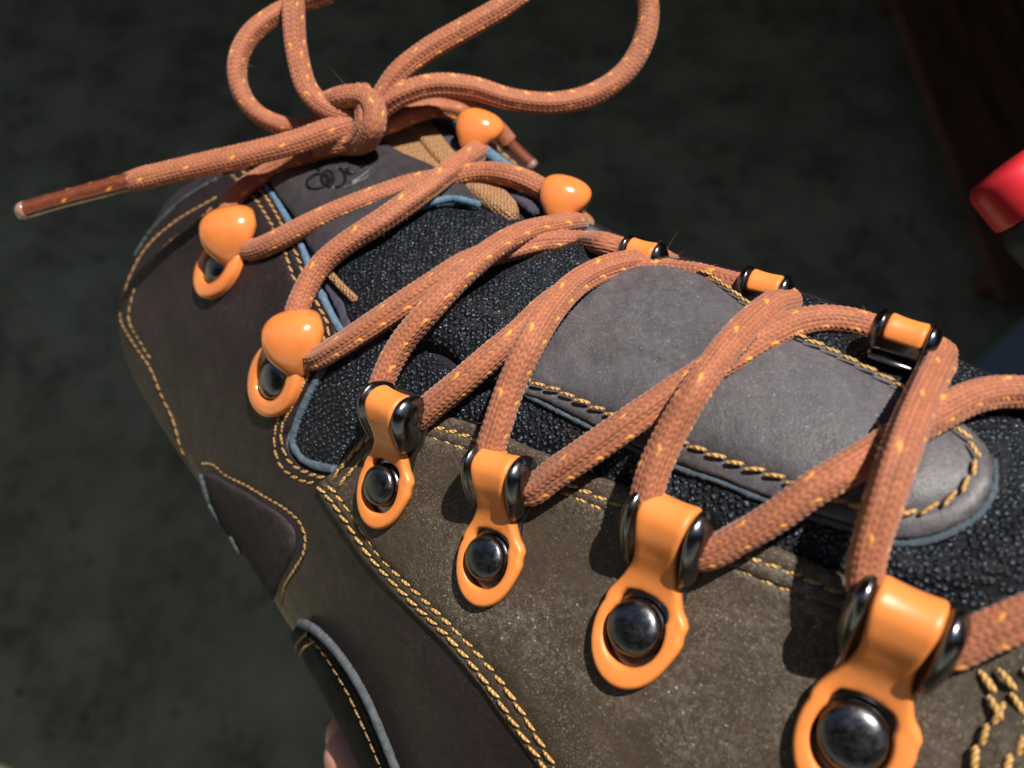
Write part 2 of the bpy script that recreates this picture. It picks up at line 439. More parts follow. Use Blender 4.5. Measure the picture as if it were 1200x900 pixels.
def panel(name, outline, h0, mat, edge=None, parent=None, er=.0007, sp=.0016, bottom=-.0004, bulge=None, dense=(), grooves=(), gd=.00035, gw=.0007, wob=.00012, rag=0.0, gsp=None):
    """leather or fabric piece laid on the boot: own outline, thickness, rolled edge and stitch grooves"""
    B = stl(outline, closed=True) if not isinstance(outline, np.ndarray) else outline
    Bm = resample(np.vstack([B, B[:1]]) * [LS, LT], .0009)[:-1]
    if rag:
        nrm = np.roll(Bm, -1, 0) - np.roll(Bm, 1, 0); nrm = np.c_[nrm[:, 1], -nrm[:, 0]]; nrm /= np.linalg.norm(nrm, axis=1)[:, None] + 1e-12
        Bm = Bm + nrm * (np.random.randn(len(Bm)) * rag)[:, None]
    mn_, mx_ = Bm.min(0), Bm.max(0)
    pts = []
    def hexgrid(lo, hi, g):
        ys = np.arange(lo[1], hi[1], g * .866); rows = []
        for k, y in enumerate(ys):
            xs = np.arange(lo[0] + (k % 2) * g / 2, hi[0], g); rows.append(np.c_[xs, np.full(len(xs), y)])
        return np.vstack(rows) if rows else np.zeros((0, 2))
    I = hexgrid(mn_, mx_, sp)
    I = I + np.random.uniform(-.1, .1, I.shape) * sp
    G = [g * [LS, LT] for g in grooves]
    extra = []
    for g in G:
        g = resample(g, gsp or .0008)
        tn = np.gradient(g, axis=0); tn = np.c_[tn[:, 1], -tn[:, 0]]; tn /= np.linalg.norm(tn, axis=1)[:, None] + 1e-12
        if len(I): I = I[seg_dist(I, g[:-1], g[1:]) > 2.0 * gw]
        for k in (0, -.6, .6, -1.3, 1.3): extra.append(g + tn * gw * k)
    for c, rad, g in dense:
        c = np.array(c) * [LS, LT]; D = hexgrid(c - rad, c + rad, g)
        D = D[np.linalg.norm(D - c, axis=1) < rad]
        I = I[np.linalg.norm(I - c, axis=1) >= rad]; extra.append(D)
    if extra: I = np.vstack([I] + extra)
    I = I[inside(I, Bm)]
    A_, B_ = Bm, np.roll(Bm, -1, 0)
    dd = seg_dist(I, A_, B_); I = I[dd > .00045]
    # inner rings so that the rolled edge has shape
    nb = len(Bm)
    nrm = np.roll(Bm, -1, 0) - np.roll(Bm, 1, 0); nrm = np.c_[nrm[:, 1], -nrm[:, 0]]; nrm /= np.linalg.norm(nrm, axis=1)[:, None] + 1e-12
    if inside((Bm + nrm * 1e-4)[:1], Bm)[0] == False: nrm = -nrm
    ring = Bm + nrm * er * .55
    ring = ring[inside(ring, Bm)]; ring = ring[seg_dist(ring, A_, B_) > er * .4]
    I = I[seg_dist(I, A_, B_) > er * .85]
    allp = np.vstack([Bm, I, ring])
    res = delaunay_2d_cdt([Vector(p) * 100 for p in allp], [(i, (i + 1) % nb) for i in range(nb)], [], 1, 1e-7)
    V2 = np.array([v[:] for v in res[0]]) / 100; Fc = np.array([f for f in res[2] if len(f) == 3])
    keep = inside(V2[Fc].mean(1), Bm); Fc = Fc[keep]
    s_, t_ = V2[:, 0] / LS, V2[:, 1] / LT
    d = seg_dist(V2, A_, B_)
    h = np.full(len(V2), h0)
    x = np.clip(1 - d / er, 0, 1); h -= er * (1 - np.sqrt(np.clip(1 - x * x, 0, 1)))
    if wob:
        p3 = bil(GP, s_, t_); h += wob * (nz(p3, 90, h0 * 9000) + .5 * nz(p3, 260, 3)) * np.clip(d / .002, 0, 1)
    if bulge is not None: h += bulge(s_, t_, d, V2)
    for g in G:
        gg = resample(g, .0008); e = seg_dist(V2, gg[:-1], gg[1:]); h -= gd * np.exp(-(e / gw)**2)
    P = SP(s_, t_, h)
    # boundary edges -> skirt
    E = {}
    for f in Fc:
        for a, b in ((f[0], f[1]), (f[1], f[2]), (f[2], f[0])): E[(a, b)] = 1
    bd = [(a, b) for (a, b) in E if (b, a) not in E]
    bv = sorted({v for e in bd for v in e}); mp_ = {v: len(P) + k for k, v in enumerate(bv)}
    bv = np.array(bv)
    mid_h = h0 * .45
    Pm = SP(s_[bv], t_[bv], np.full(len(bv), bottom))
    P = np.vstack([P, Pm])
    sk = np.array([t for a, b in bd for t in ((b, a, mp_[a]), (b, mp_[a], mp_[b]))])
    # orientation
    n0 = np.cross(P[Fc[:, 1]] - P[Fc[:, 0]], P[Fc[:, 2]] - P[Fc[:, 0]])
    want = SN(s_[Fc[:, 0]], t_[Fc[:, 0]])
    flip = (n0 * want).sum() < 0
    if flip: Fc = Fc[:, ::-1]; sk = sk[:, ::-1]
    mi = np.r_[np.zeros(len(Fc)), np.ones(len(sk))]
    o = mesh_np(name, P, np.vstack([Fc, sk]), [mat, edge or mat], parent, mi)
    # keep the rim crisp
    me = o.data
    return o

# ------------------------------------------------------------------ stitches
def stitch_mesh(L=.0021, r=.00027):
    V, Fq = [], []
    n = 6; ks = [(-.5, .35, -.55), (-.36, .95, .0), (0, 1.12, .25), (.36, .95, .0), (.5, .35, -.55)]
    for (x, q, z) in ks:
        for k in range(n):
            a = 2 * math.pi * k / n + x * 1.6
            V.append((x * L, math.cos(a) * r * q * 1.15, math.sin(a) * r * q + z * r))
    for i in range(len(ks) - 1):
        for k in range(n): Fq.append((i * n + k, i * n + (k + 1) % n, (i + 1) * n + (k + 1) % n, (i + 1) * n + k))
    Fq.append(tuple(range(n))[::-1]); Fq.append(tuple((len(ks) - 1) * n + k for k in range(n)))
    return V, Fq
SV, SF = stitch_mesh()
st_me = {}
def stitch_data(mat):
    if mat.name not in st_me:
        me = bpy.data.meshes.new('stitch'); me.from_pydata(SV, [], SF); me.materials.append(mat)
        me.polygons.foreach_set('use_smooth', np.ones(len(me.polygons), bool)); st_me[mat.name] = me
    return st_me[mat.name]
STITCH = {}      # parent -> list of (matrix, visible size, mat)
def stitches(parent, poly, h, pitch=.0027, mat='thread', zs=1.0, smooth_=True, wid=1.0, vis=True):
    S = poly if isinstance(poly, np.ndarray) else stl(poly)
    P = SP(S[:, 0], S[:, 1], h); d = np.r_[0, np.cumsum(np.linalg.norm(np.diff(P, axis=0), axis=1))]
    n = int(d[-1] / pitch)
    for k in range(n):
        m_ = (k + .5) * pitch; e = pitch * .42
        q = [np.array([np.interp(x, d, P[:, c]) for c in range(3)]) for x in (m_ - e, m_, m_ + e)]
        s_, t_ = np.interp(m_, d, S[:, 0]), np.interp(m_, d, S[:, 1])
        N = SN(np.array(s_), np.array(t_)); X = q[2] - q[0]; ln = np.linalg.norm(X); X = X / ln
        Y = np.cross(N, X); Y /= np.linalg.norm(Y)
        an = random.uniform(.14, .30); X = X * math.cos(an) + Y * math.sin(an); Y = np.cross(N, X); N = np.cross(X, Y)
        sx = pitch * 1.0 / .0021 * random.uniform(.92, 1.05); w_ = wid * random.uniform(.9, 1.12)
        Mx = Matrix.Identity(4)
        for r_ in range(3):
            Mx[r_][0] = X[r_] * sx; Mx[r_][1] = Y[r_] * w_; Mx[r_][2] = N[r_] * w_ * zs; Mx[r_][3] = q[1][r_]
        facing = float(-np.dot(N, q[1]) / np.linalg.norm(q[1]))
        px = q[1][0] / -q[1][2] * F + 600; py = 450 - q[1][1] / -q[1][2] * F
        inn = -10 < px < 1210 and -10 < py < 910
        STITCH.setdefault(parent.name, []).append((Mx, (pitch / -q[1][2]) * (1 if inn and facing > .05 and vis else 0), mat, parent))

# ================================================================== SETTING
def plane(name, x0, y0, x1, y1, z, mat, th=None):
    V = [(x0, y0, z), (x1, y0, z), (x1, y1, z), (x0, y1, z)]
    Fc = [(0, 1, 2, 3)]
    if th:
        V += [(x, y, z + th) for x, y, _ in V]; Fc = [(3, 2, 1, 0), (4, 5, 6, 7), (0, 1, 5, 4), (1, 2, 6, 5), (2, 3, 7, 6), (3, 0, 4, 7)]
    o = mesh_np(name, V, Fc, mat, None, smooth=False, world=True); o['kind'] = 'structure'; return o
floor = plane('floor', -40, -40, 40, 40, 0, MT['floor'])

# unseen slab added to block sun: boot stays lit, floor behind falls in shade
Lc = np.array(LC); diag = Lc[:2] / np.linalg.norm(Lc[:2])
npl = np.array([*(diag * Lc[2]), -np.linalg.norm(Lc[:2])])          # camera frame normal of the terminator plane
npw = M4[:3, :3] @ npl; cw = M4[:3, 3]
K = .217; ZR = 1.9
ed = np.array([npw[0], npw[1]]); c0 = K + npw @ cw - npw[2] * ZR     # npw.xy . p = c0 at height ZR
en = np.linalg.norm(ed); eu = ed / en; p0 = eu * c0 / en; al = np.array([-eu[1], eu[0]])
print('roof edge', p0, eu)
R4 = [p0 - al * 5, p0 + al * 5, p0 + al * 5 + eu * 7, p0 - al * 5 + eu * 7]
Vr = [(x, y, ZR) for x, y in R4] + [(x, y, ZR + .12) for x, y in R4]
slab_a = mesh_np('sun_blocker_slab', Vr, [(3, 2, 1, 0), (4, 5, 6, 7), (0, 1, 5, 4), (1, 2, 6, 5), (2, 3, 7, 6), (3, 0, 4, 7)], MT['blocker'], None, smooth=False, world=True)
slab_a['kind'] = 'structure'
R5 = [q - eu * .75 for q in (p0 - al * 5, p0 + al * 5)]; R5 += [R5[1] - eu * 4, R5[0] - eu * 4]  # second unseen slab, added to narrow the sun gap and cut floor bounce
slab_b = mesh_np('sun_blocker_slab', [(x, y, ZR) for x, y in R5] + [(x, y, ZR + .12) for x, y in R5], [(3, 2, 1, 0), (4, 5, 6, 7), (0, 1, 5, 4), (1, 2, 6, 5), (2, 3, 7, 6), (3, 0, 4, 7)], MT['blocker'], None, smooth=False, world=True)
slab_b['kind'] = 'structure'

wall_a = mesh_np('sky_blocker_wall', [(-4, 2.3, 0), (1.9, 2.3, 0), (1.9, -1.5, 0), (2.05, -1.5, 0), (2.05, 2.45, 0), (-4, 2.45, 0)] + [(-4, 2.3, ZR - .002), (1.9, 2.3, ZR - .002), (1.9, -1.5, ZR - .002), (2.05, -1.5, ZR - .002), (2.05, 2.45, ZR - .002), (-4, 2.45, ZR - .002)],
             [(0, 1, 7, 6), (1, 2, 8, 7), (2, 3, 9, 8), (3, 4, 10, 9), (4, 5, 11, 10), (5, 0, 6, 11)], MT['blocker'], None, smooth=False, world=True)
wall_a['kind'] = 'structure'  # unseen wall added to keep sky light off the floor

# ================================================================== BOOT
boot_org = cam2world(pt(520, 520, .20))
boot = thing('hiking_boot', 'brown leather hiking boot with orange lace hooks and black padded tongue', 'boot', boot_org)

# body: the padded lining form under all leather, open at the collar
ks = 2; V = GP[::ks, :-1:ks].reshape(-1, 3); a_, b_ = GP[::ks, :-1:ks].shape[:2]
Fb = [(i * b_ + j, i * b_ + (j + 1) % b_, (i + 1) * b_ + (j + 1) % b_, (i + 1) * b_ + j) for i in range(a_ - 1) for j in range(b_)]
V = list(map(tuple, V))
# toe cap: shrink the last ring forward;  collar: roll inwards
lastc = GP[-1].mean(0); ax = (GP[-1].mean(0) - GP[-30].mean(0)); ax /= np.linalg.norm(ax)
prev = (a_ - 1) * b_
for q in range(1, 9):
    a = q / 8 * math.pi / 2; base = len(V)
    for j in range(b_): V.append(tuple(lastc + (GP[-1, j * ks] - lastc) * math.cos(a) + ax * .035 * math.sin(a)))
    for j in range(b_): Fb.append((prev + j, prev + (j + 1) % b_, base + (j + 1) % b_, base + j))
    prev = base
c0_ = GP[0].mean(0); axc = GP[0].mean(0) - GP[40].mean(0); axc /= np.linalg.norm(axc)
ringp = 0
for (rad, up) in ((.985, .0012), (.96, .0014), (.93, .0), (.90, -.003), (.84, -.008), (.70, -.012)):
    base = len(V)
    for j in range(b_): V.append(tuple(c0_ + (GP[0, j * ks] - c0_) * rad + axc * up))
    for j in range(b_): Fb.append((ringp + (j + 1) % b_, ringp + j, base + j, base + (j + 1) % b_))
    ringp = base
mesh_np('padded_lining', V, Fb, MT['suede'], boot)

def strip(name, poly, h, w, th, mat, parent, lift=0.0, wav=0.0):
    S = poly if isinstance(poly, np.ndarray) else stl(poly)
    P = SP(S[:, 0], S[:, 1], h); SS = np.c_[P, S]; SS = resample(SS, .0006); P = SS[:, :3]; S = SS[:, 3:]
    N = SN(S[:, 0], S[:, 1]); T = np.gradient(P, axis=0); T /= np.linalg.norm(T, axis=1)[:, None]
    Y = np.cross(N, T); n = len(P); K_ = 10; V = []
    jw = 1 + wav * np.convolve(np.random.randn(n + 8), np.ones(4) / 2, 'same')[4:n + 4]
    endt = np.clip(np.minimum(np.arange(n), np.arange(n)[::-1]) / 3, .25, 1)
    for k in range(K_):
        a = 2 * math.pi * k / K_
        ca, sa_ = math.cos(a), math.sin(a)
        ca = abs(ca)**.7 * np.sign(ca); sa_ = abs(sa_)**.7 * np.sign(sa_)
        V.append(P + Y * (ca * w / 2 * jw * endt)[:, None] + N * (sa_ * th / 2 * endt)[:, None])
    V = np.stack(V, 1).reshape(-1, 3); Fq = []
    i, k = np.meshgrid(np.arange(n - 1), np.arange(K_), indexing='ij')
    A = i * K_ + k; B = i * K_ + (k + 1) % K_
    Fq = np.c_[A.ravel(), B.ravel(), (B + K_).ravel(), (A + K_).ravel()].tolist()
    Fq.append(list(range(K_))[::-1]); Fq.append([(n - 1) * K_ + q for q in range(K_)])
    return mesh_np(name, V, Fq, mat, parent)
def S_(sec): return sec / (NS - 1)

# --- tongue: black knit with crease and bulges
def gline(V2, pts, w, amp):
    g = stl(pts) * [LS, LT]; e = seg_dist(V2, g[:-1], g[1:]); return amp * np.exp(-(e / w)**2)
def tongue_bulge(s_, t_, d, V2):
    h = 0.0011 * np.clip(d / .006, 0, 1)
    h = h + gline(V2, [(420, 395), (470, 372), (530, 355), (590, 318), (650, 292), (700, 286)], .0024, -.0032)
    h = h + gline(V2, [(470, 400), (520, 420), (545, 440), (600, 470)], .0018, -.0024)
    h = h + gline(V2, [(505, 395), (560, 372), (620, 335), (690, 305)], .0045, .0022)
    h = h + gline(V2, [(450, 330), (510, 300), (570, 275)], .006, .0010)
    h = h + gline(V2, [(1120, 640), (1170, 600), (1230, 520)], .003, -.0016)
    h = h + gline(V2, [(1040, 655), (1110, 668), (1190, 640)], .0035, .0012)
    return h
tongue_out = [(372, 296), (425, 292), (470, 258), (530, 240), (590, 252), (612, 262), (680, 284), (760, 298), (840, 322), ('st', S_(4.0), TF + .055), ('st', S_(4.6), TF + .060), ('st', S_(5.2), TF + .06), ('st', S_(6), TF + .06), ('st', S_(7), TF + .05),
              ('st', S_(7.4), TC), ('st', S_(7), TE + .01), (1115, 735), (990, 690), (860, 640), (738, 580), (640, 540), (560, 512), (500, 500), (430, 520), (395, 555), (350, 545), (340, 510), (352, 470), (380, 420), (398, 385), (388, 340)]
tongue = panel('tongue', tongue_out, .0008, MT['mesh'], parent=boot, bulge=tongue_bulge, sp=.0011, wob=.0005)

# --- tongue tab with pressed emblem
tab_out = [(328, 232), (318, 205), (345, 186), (395, 176), (448, 176), (470, 190), (505, 205), (545, 228), (562, 250), (528, 244), (496, 252), (455, 270), (425, 292), (398, 318), (372, 300), (352, 262)]
def ell(cx, cy, a, b, rot, f0=0, f1=360, n=14):
    r = math.radians(rot); out = []
    for k in range(n + 1):
        f = math.radians(f0 + (f1 - f0) * k / n); x, y = a * math.cos(f), b * math.sin(f)
        out.append((cx + x * math.cos(r) - y * math.sin(r), cy + x * math.sin(r) + y * math.cos(r)))
    return out
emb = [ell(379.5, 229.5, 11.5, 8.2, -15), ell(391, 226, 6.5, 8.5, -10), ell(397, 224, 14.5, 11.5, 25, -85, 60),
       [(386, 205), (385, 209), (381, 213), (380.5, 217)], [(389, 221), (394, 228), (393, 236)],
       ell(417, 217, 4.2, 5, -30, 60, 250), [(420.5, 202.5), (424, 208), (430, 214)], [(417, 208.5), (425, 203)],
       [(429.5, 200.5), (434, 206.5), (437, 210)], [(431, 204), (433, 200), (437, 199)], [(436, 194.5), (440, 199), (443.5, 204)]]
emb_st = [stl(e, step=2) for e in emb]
raise_st = stl([(419, 231), (432, 222), (446, 209), (455, 201)])
def tab_bulge(s_, t_, d, V2):
    h = .0008 * np.clip(d / .006, 0, 1)
    for g in emb_st:
        g = g * [LS, LT]; e = seg_dist(V2, g[:-1], g[1:]); h = h - .00050 * np.exp(-(e / .00040)**2)
    g = raise_st * [LS, LT]; e = seg_dist(V2, g[:-1], g[1:]); h = h + .0003 * np.exp(-(e / .0004)**2)
    h = h - gline(V2, [(412, 236), (432, 228), (452, 212), (462, 203)], .0006, .0003)
    return h
tab_groove = stl([(415, 285), (440, 268), (467, 254), (496, 243), (533, 239)])
tab = panel('tongue_tab', tab_out, .0030, MT['tab'], MT['blue'], boot, bulge=tab_bulge, sp=.0012, dense=[(st(410, 218), .0082, .00024)], wob=.0001)
m = Mat('groove_shade_dark'); MT['stamp_shade'] = m.out((.007, .006, .007), .5, m.bump(m.noise(2500, 4), .3, .0002), Specular_IOR_Level=.2)
for e_ in emb: strip('groove_shade', stl(e_, step=2), .0038, .00066, .0003, MT['stamp_shade'], tab)  # dark strips stand in for shade inside the pressed emblem grooves
stitches(tab, [(398, 299), (415, 282), (440, 265), (467, 252), (496, 242), (533, 236), (550, 240)], .0027, .0032)

# --- grey patch on the tongue
patch_out = [(612, 458), (620, 440), (636, 412), (652, 385), (672, 354), (700, 331), (738, 317), (775, 316), (813, 329), (847, 346), (880, 372), (920, 405), (960, 421), (1000, 438), (1047, 465), (1080, 485), (1108, 502), (1140, 526), (1156, 548), (1157, 575), (1142, 604), (1113, 622), (1078, 632), (1045, 632), (1000, 617), (953, 602), (900, 584), (850, 564), (787, 542), (733, 517), (697, 500), (650, 477)]
pst = [(1110, 520), (1127, 537), (1134, 553), (1129, 573), (1108, 594), (1077, 605), (1048, 607), (1003, 596), (973, 588), (923, 567), (863, 547), (813, 527), (757, 506), (710, 486), (667, 467), (628, 449), (630, 428), (645, 403), (667, 373), (690, 352), (727, 333), (752, 325), (787, 329), (827, 344), (853, 362), (890, 390), (927, 413), (970, 433), (1017, 457), (1050, 475), (1085, 498), (1110, 520)]
pst_st = stl(pst)
def patch_bulge(s_, t_, d, V2):
    h = .0010 * np.clip(d / .008, 0, 1)
    h = h + gline(V2, [(700, 390), (745, 398), (800, 420)], .0046, -.0010)
    return h
patch = panel('tongue_patch', patch_out, .0028, MT['grey'], MT['bluegrey'], boot, bulge=patch_bulge, sp=.0012, grooves=[pst_st], er=.0008, rag=.00008)
stitches(patch, pst_st, .0037, .00275, wid=.98, zs=.8)

# --- near quarter (dark brown)
facing1 = [(296, 204), (316, 224), (338, 256), (358, 296), (374, 332), (388, 362), (402, 392), (386, 425), (367, 460), (350, 498), (346, 520), (357, 540), (378, 552), (402, 558)]
quarter_out = facing1 + [(440, 618), (480, 680), (532, 737), (580, 790), (618, 840), (655, 900), (700, 985), (760, 1080), ('st', S_(7), TH - .02), ('st', S_(8), TM), ('st', S_(8), TL - .09), ('st', S_(6), TL - .10), ('st', S_(4), TL - .10), ('st', S_(2), TL - .10), ('st', S_(1.0), TL - .10), ('st', S_(.38), TL - .06), (172, 300), (182, 283), (202, 260), (228, 238), (262, 218)]
q_top = [(262, 238), (247, 246), (213, 266), (180, 296), (158, 340), (152, 375), (168, 404), (186, 430), (199, 460), (213, 490), (222, 520), (232, 540)]
q_top2 = [(258, 250), (237, 268), (205, 292), (178, 322), (166, 350), (162, 376), (176, 402), (192, 428)]
f_a = [(278, 212), (300, 234), (320, 262), (340, 300), (352, 332), (366, 358), (380, 385), (388, 400), (378, 425), (358, 460), (337, 490), (332, 518), (340, 545), (360, 560), (385, 567)]
f_b = [(290, 208), (317, 238), (333, 264), (352, 300), (364, 330), (380, 362), (392, 386), (392, 405), (372, 440), (352, 478), (341, 500), (341, 520), (350, 540), (370, 553), (392, 560)]
seam_a = [(387, 567), (400, 580), (420, 607), (449, 648), (498, 702), (547, 750), (586, 797), (620, 846), (654, 895), (690, 960)]
seam_b = [(400, 566), (425, 596), (459, 646), (512, 700), (561, 748), (598, 790), (630, 836), (664, 893), (700, 955)]
tri_s = [(246, 540), (258, 541), (273, 553), (298, 566), (320, 579), (345, 594), (362, 610), (368, 626), (366, 645), (356, 663), (345, 680), (339, 705)]
gr = [stl(x) for x in (f_a, f_b, q_top)]
sa, sb = stl(seam_a), stl(seam_b); trs = stl(tri_s)
quarter = panel('quarter', quarter_out, .0022, MT['brown'], MT['blue'], boot, sp=.0016, grooves=gr + [trs], gd=.0003, wob=.0002)
stitches(quarter, gr[0], .0020, .0024, wid=.95, mat='dthread'); stitches(quarter, gr[1], .0020, .0024, wid=.95, mat='dthread')
stitches(quarter, gr[2], .0020, .0023, wid=.95, mat='dthread'); stitches(quarter, q_top2, .0021, .0023, mat='dthread')
stitches(quarter, trs, .0020, .0017, wid=.9, mat='dthread')

# --- olive eyestay carrying the lower hooks
topedge = [(392, 560), (425, 525), (450, 500), (485, 484), (529, 489), (575, 502), (630, 526), (674, 543), (700, 556), (738, 569), (790, 595), (847, 622), (900, 635), (945, 652), (987, 670), (1050, 692), (1114, 716), (1160, 732), (1215, 752)]
olive_out = topedge + [('st', S_(6.8), TE), ('st', S_(7.6), TE), ('st', S_(7.9), TM + .02), ('st', S_(7.0), TH - .035), (745, 1085), (692, 985), (646, 900), (610, 850), (576, 802), (536, 754), (488, 706), (440, 653), (411, 612), (390, 580), (384, 566)]
e1 = [(405, 560), (428, 532), (450, 512), (480, 497), (529, 505), (575, 519), (640, 550), (690, 573), (738, 592), (800, 618), (860, 642), (920, 662), (987, 690), (1050, 712), (1110, 738)]
e2 = [(412, 568), (437, 541), (460, 522), (490, 509), (529, 518), (575, 534), (640, 563), (690, 584), (738, 604), (800, 630), (850, 653), (905, 678), (975, 704), (1040, 728), (1100, 755)]
og = [stl(x) for x in (e1, e2, seam_b, seam_a)]
t1 = [(1147, 775), (1155, 800), (1162, 830), (1172, 862)]; t2 = [(1168, 772), (1180, 800), (1192, 830), (1215, 865)]
t3 = [(1172, 815), (1150, 845), (1135, 880), (1120, 915)]; t4 = [(1195, 850), (1175, 880), (1160, 910)]
t5 = [(1195, 770), (1208, 800), (1220, 830)]
def olive_b(s_, t_, d, V2):
    h = .0006 * np.clip(d / .007, 0, 1)
    return h + gline(V2, [(1180, 740), (1165, 790), (1140, 850), (1110, 910)], .0022, -.0010)
eyestay = panel('eyestay', olive_out, .0030, MT['olive'], MT['olive'], boot, sp=.0016, grooves=og, gd=.00035, wob=.00025, bulge=olive_b)
SH = .0031
for g in og: stitches(eyestay, g, SH, .0026, wid=1.02, zs=.8)
for g in (t1, t2, t3, t4, t5): stitches(eyestay, g, .0036, .0030, wid=1.35, zs=.7)

# --- raw edges and bindings: swept strips lying along the facing
strip('raw_edge', [(306, 214), (322, 232), (340, 260), (357, 290), (370, 322), (384, 352), (398, 378), (407, 393)], .0016, .0013, .0016, MT['blue'], quarter, wav=.10)
strip('raw_edge', [(405, 396), (392, 425), (372, 460), (355, 500), (352, 520), (362, 536), (382, 546), (402, 550)], .0014, .0015, .0018, MT['bluegrey'], quarter, wav=.10)
strip('purple_edge', [(318, 212), (336, 232), (354, 262), (370, 296), (388, 335), (405, 368), (412, 392)], .0008, .0021, .0010, MT['purple'], quarter, wav=.1)
strip('tan_binding', [(326, 213), (346, 240), (361, 268), (377, 298), (396, 330), (425, 359)], .0022, .0015, .0013, MT['tan'], boot)
strip('raw_edge', [(392, 320), (410, 304), (430, 288), (457, 271), (497, 256), (533, 248), (565, 256)], .0030, .0014, .0014, MT['blue'], tab, wav=.08)
strip('raw_edge', [(612, 461), (650, 480), (697, 503), (733, 520), (787, 545), (850, 567), (900, 587), (953, 605), (1000, 620), (1045, 636), (1078, 636), (1115, 625), (1145, 606), (1160, 575), (1158, 548)], .0016, .0010, .0018, MT['bluegrey'], patch, wav=.15)
strip('collar_edge', [(168, 304), (180, 284), (200, 261), (226, 238), (262, 217)], .0021, .0006, .0008, MT['greyedge'], quarter, wav=.4)

# --- far quarter: lining, binding, blue edge and leather wrapping out of sight
far_out = [(508, 138), (530, 155), (556, 183), (590, 212), (625, 240), (655, 262), ('st', S_(2.6), TG - .012), ('st', S_(3.2), TG + .0), ('st', S_(4), TG + .01), ('st', S_(5), TG + .01), ('st', S_(6), TG + .01), ('st', S_(7.6), TG), ('st', S_(7.8), TR + .03), ('st', S_(5), TR + .09), ('st', S_(3), TR + .09), ('st', S_(1), TR + .08), ('st', S_(.05), TR + .05), ('st', S_(.03), TG + .01)]
farq = panel('far_quarter', far_out, .0024, MT['brown'], MT['blue'], boot, sp=.002)
stitches(farq, [(545, 158), (575, 185), (605, 210), (632, 232), (655, 250)], .0026, .0024)
strip('raw_edge', [(510, 138), (527, 152), (548, 176), (575, 200), (603, 221), (632, 244)], .0030, .0026, .0022, MT['blue'], farq, wav=.08)
strip('purple_edge', [(500, 141), (520, 165), (548, 195), (580, 222), (612, 246), (630, 260)], .0018, .0026, .0016, MT['purple'], farq, wav=.08)
bind = panel('tan_binding', [(478, 150), (497, 144), (512, 160), (528, 182), (548, 203), (575, 222), (598, 242), (608, 257), (600, 266), (580, 258), (556, 240), (530, 218), (508, 196), (490, 172)], .0031, MT['tan'], parent=boot, er=.0014, sp=.0009)
lin = panel('collar_lining', [(452, 166), (474, 148), (486, 152), (500, 178), (520, 204), (516, 212), (496, 206), (470, 196), (455, 186)], .0022, MT['tan'], parent=boot, sp=.0012)

# --- triangle inset, navy side panel, pull loop
trp = panel('side_inset', [(249, 548), (262, 552), (290, 568), (318, 584), (340, 598), (355, 614), (359, 630), (352, 652), (342, 672), (334, 694), ('st', *(np.array(st(322, 690)) + [0, -.03])), ('st', *(np.array(st(285, 640)) + [0, -.02])), ('st', *(np.array(st(256, 585)) + [0, -.008]))], .0027, MT['plum'], MT['greyedge'], boot, sp=.0015)
strip('raw_edge', [(250, 550), (256, 572), (266, 598), (278, 622), (292, 644)], .0030, .0013, .0010, MT['greyedge'], trp, wav=.1)
nav_out = [(352, 736), (372, 728), (398, 746), (422, 778), (443, 815), (463, 858), (482, 905), (510, 980), (560, 1080), (640, 1200), ('st', S_(6.2), TL - .02), ('st', S_(5.4), TL - .06), ('st', S_(4.6), TL - .07), ('st', S_(4.0), TL - .06), ('st', S_(3.7), TL - .03)]
nav_s = stl([(380, 738), (388, 746), (400, 760), (414, 782), (428, 806), (440, 832), (452, 858), (464, 886), (474, 912)])
nav = panel('side_panel', nav_out, .0032, MT['navy'], MT['greyedge'], boot, sp=.002, grooves=[nav_s])
strip('raw_edge', [(368, 721), (380, 725), (400, 741), (424, 770), (446, 806), (466, 850), (485, 898), (505, 950)], .0034, .0019, .0014, MT['greyedge'], nav, wav=.1)
stitches(nav, nav_s, .0034, .0022, wid=.9, mat='dthread')
stitches(nav, [(378, 733), (368, 742), (360, 755)], .0034, .002, wid=.8, mat='dthread'); stitches(nav, [(386, 743), (374, 750), (364, 768)], .0034, .002, wid=.8, mat='dthread')

# --- place stitches: the 300 that show largest are parts, the rest one mesh per panel
allst = [(v[1], k, i) for k, L_ in STITCH.items() for i, v in enumerate(L_)]
allst.sort(reverse=True); single = {(k, i) for v, k, i in allst[:300] if v > 0}
CM = CAMM
for k, L_ in STITCH.items():
    rv, rf_ = [], []; rm = None
    for i, (Mx, vis, mat, par) in enumerate(L_):
        W = CM @ Mx
        if (k, i) in single:
            o = bpy.data.objects.new('stitch', stitch_data(MT[mat])); COL.objects.link(o); o.parent = par
            o.matrix_basis = Matrix.Translation(-parent_origin(par)) @ W
        else:
            b = len(rv); rv += [W @ Vector(v) for v in SV]; rf_ += [tuple(b + q for q in f) for f in SF]; rm = mat
    if rv:
        o = mesh_np('stitching', rv, rf_, MT[rm], par, world=True); o['kind'] = 'stuff'

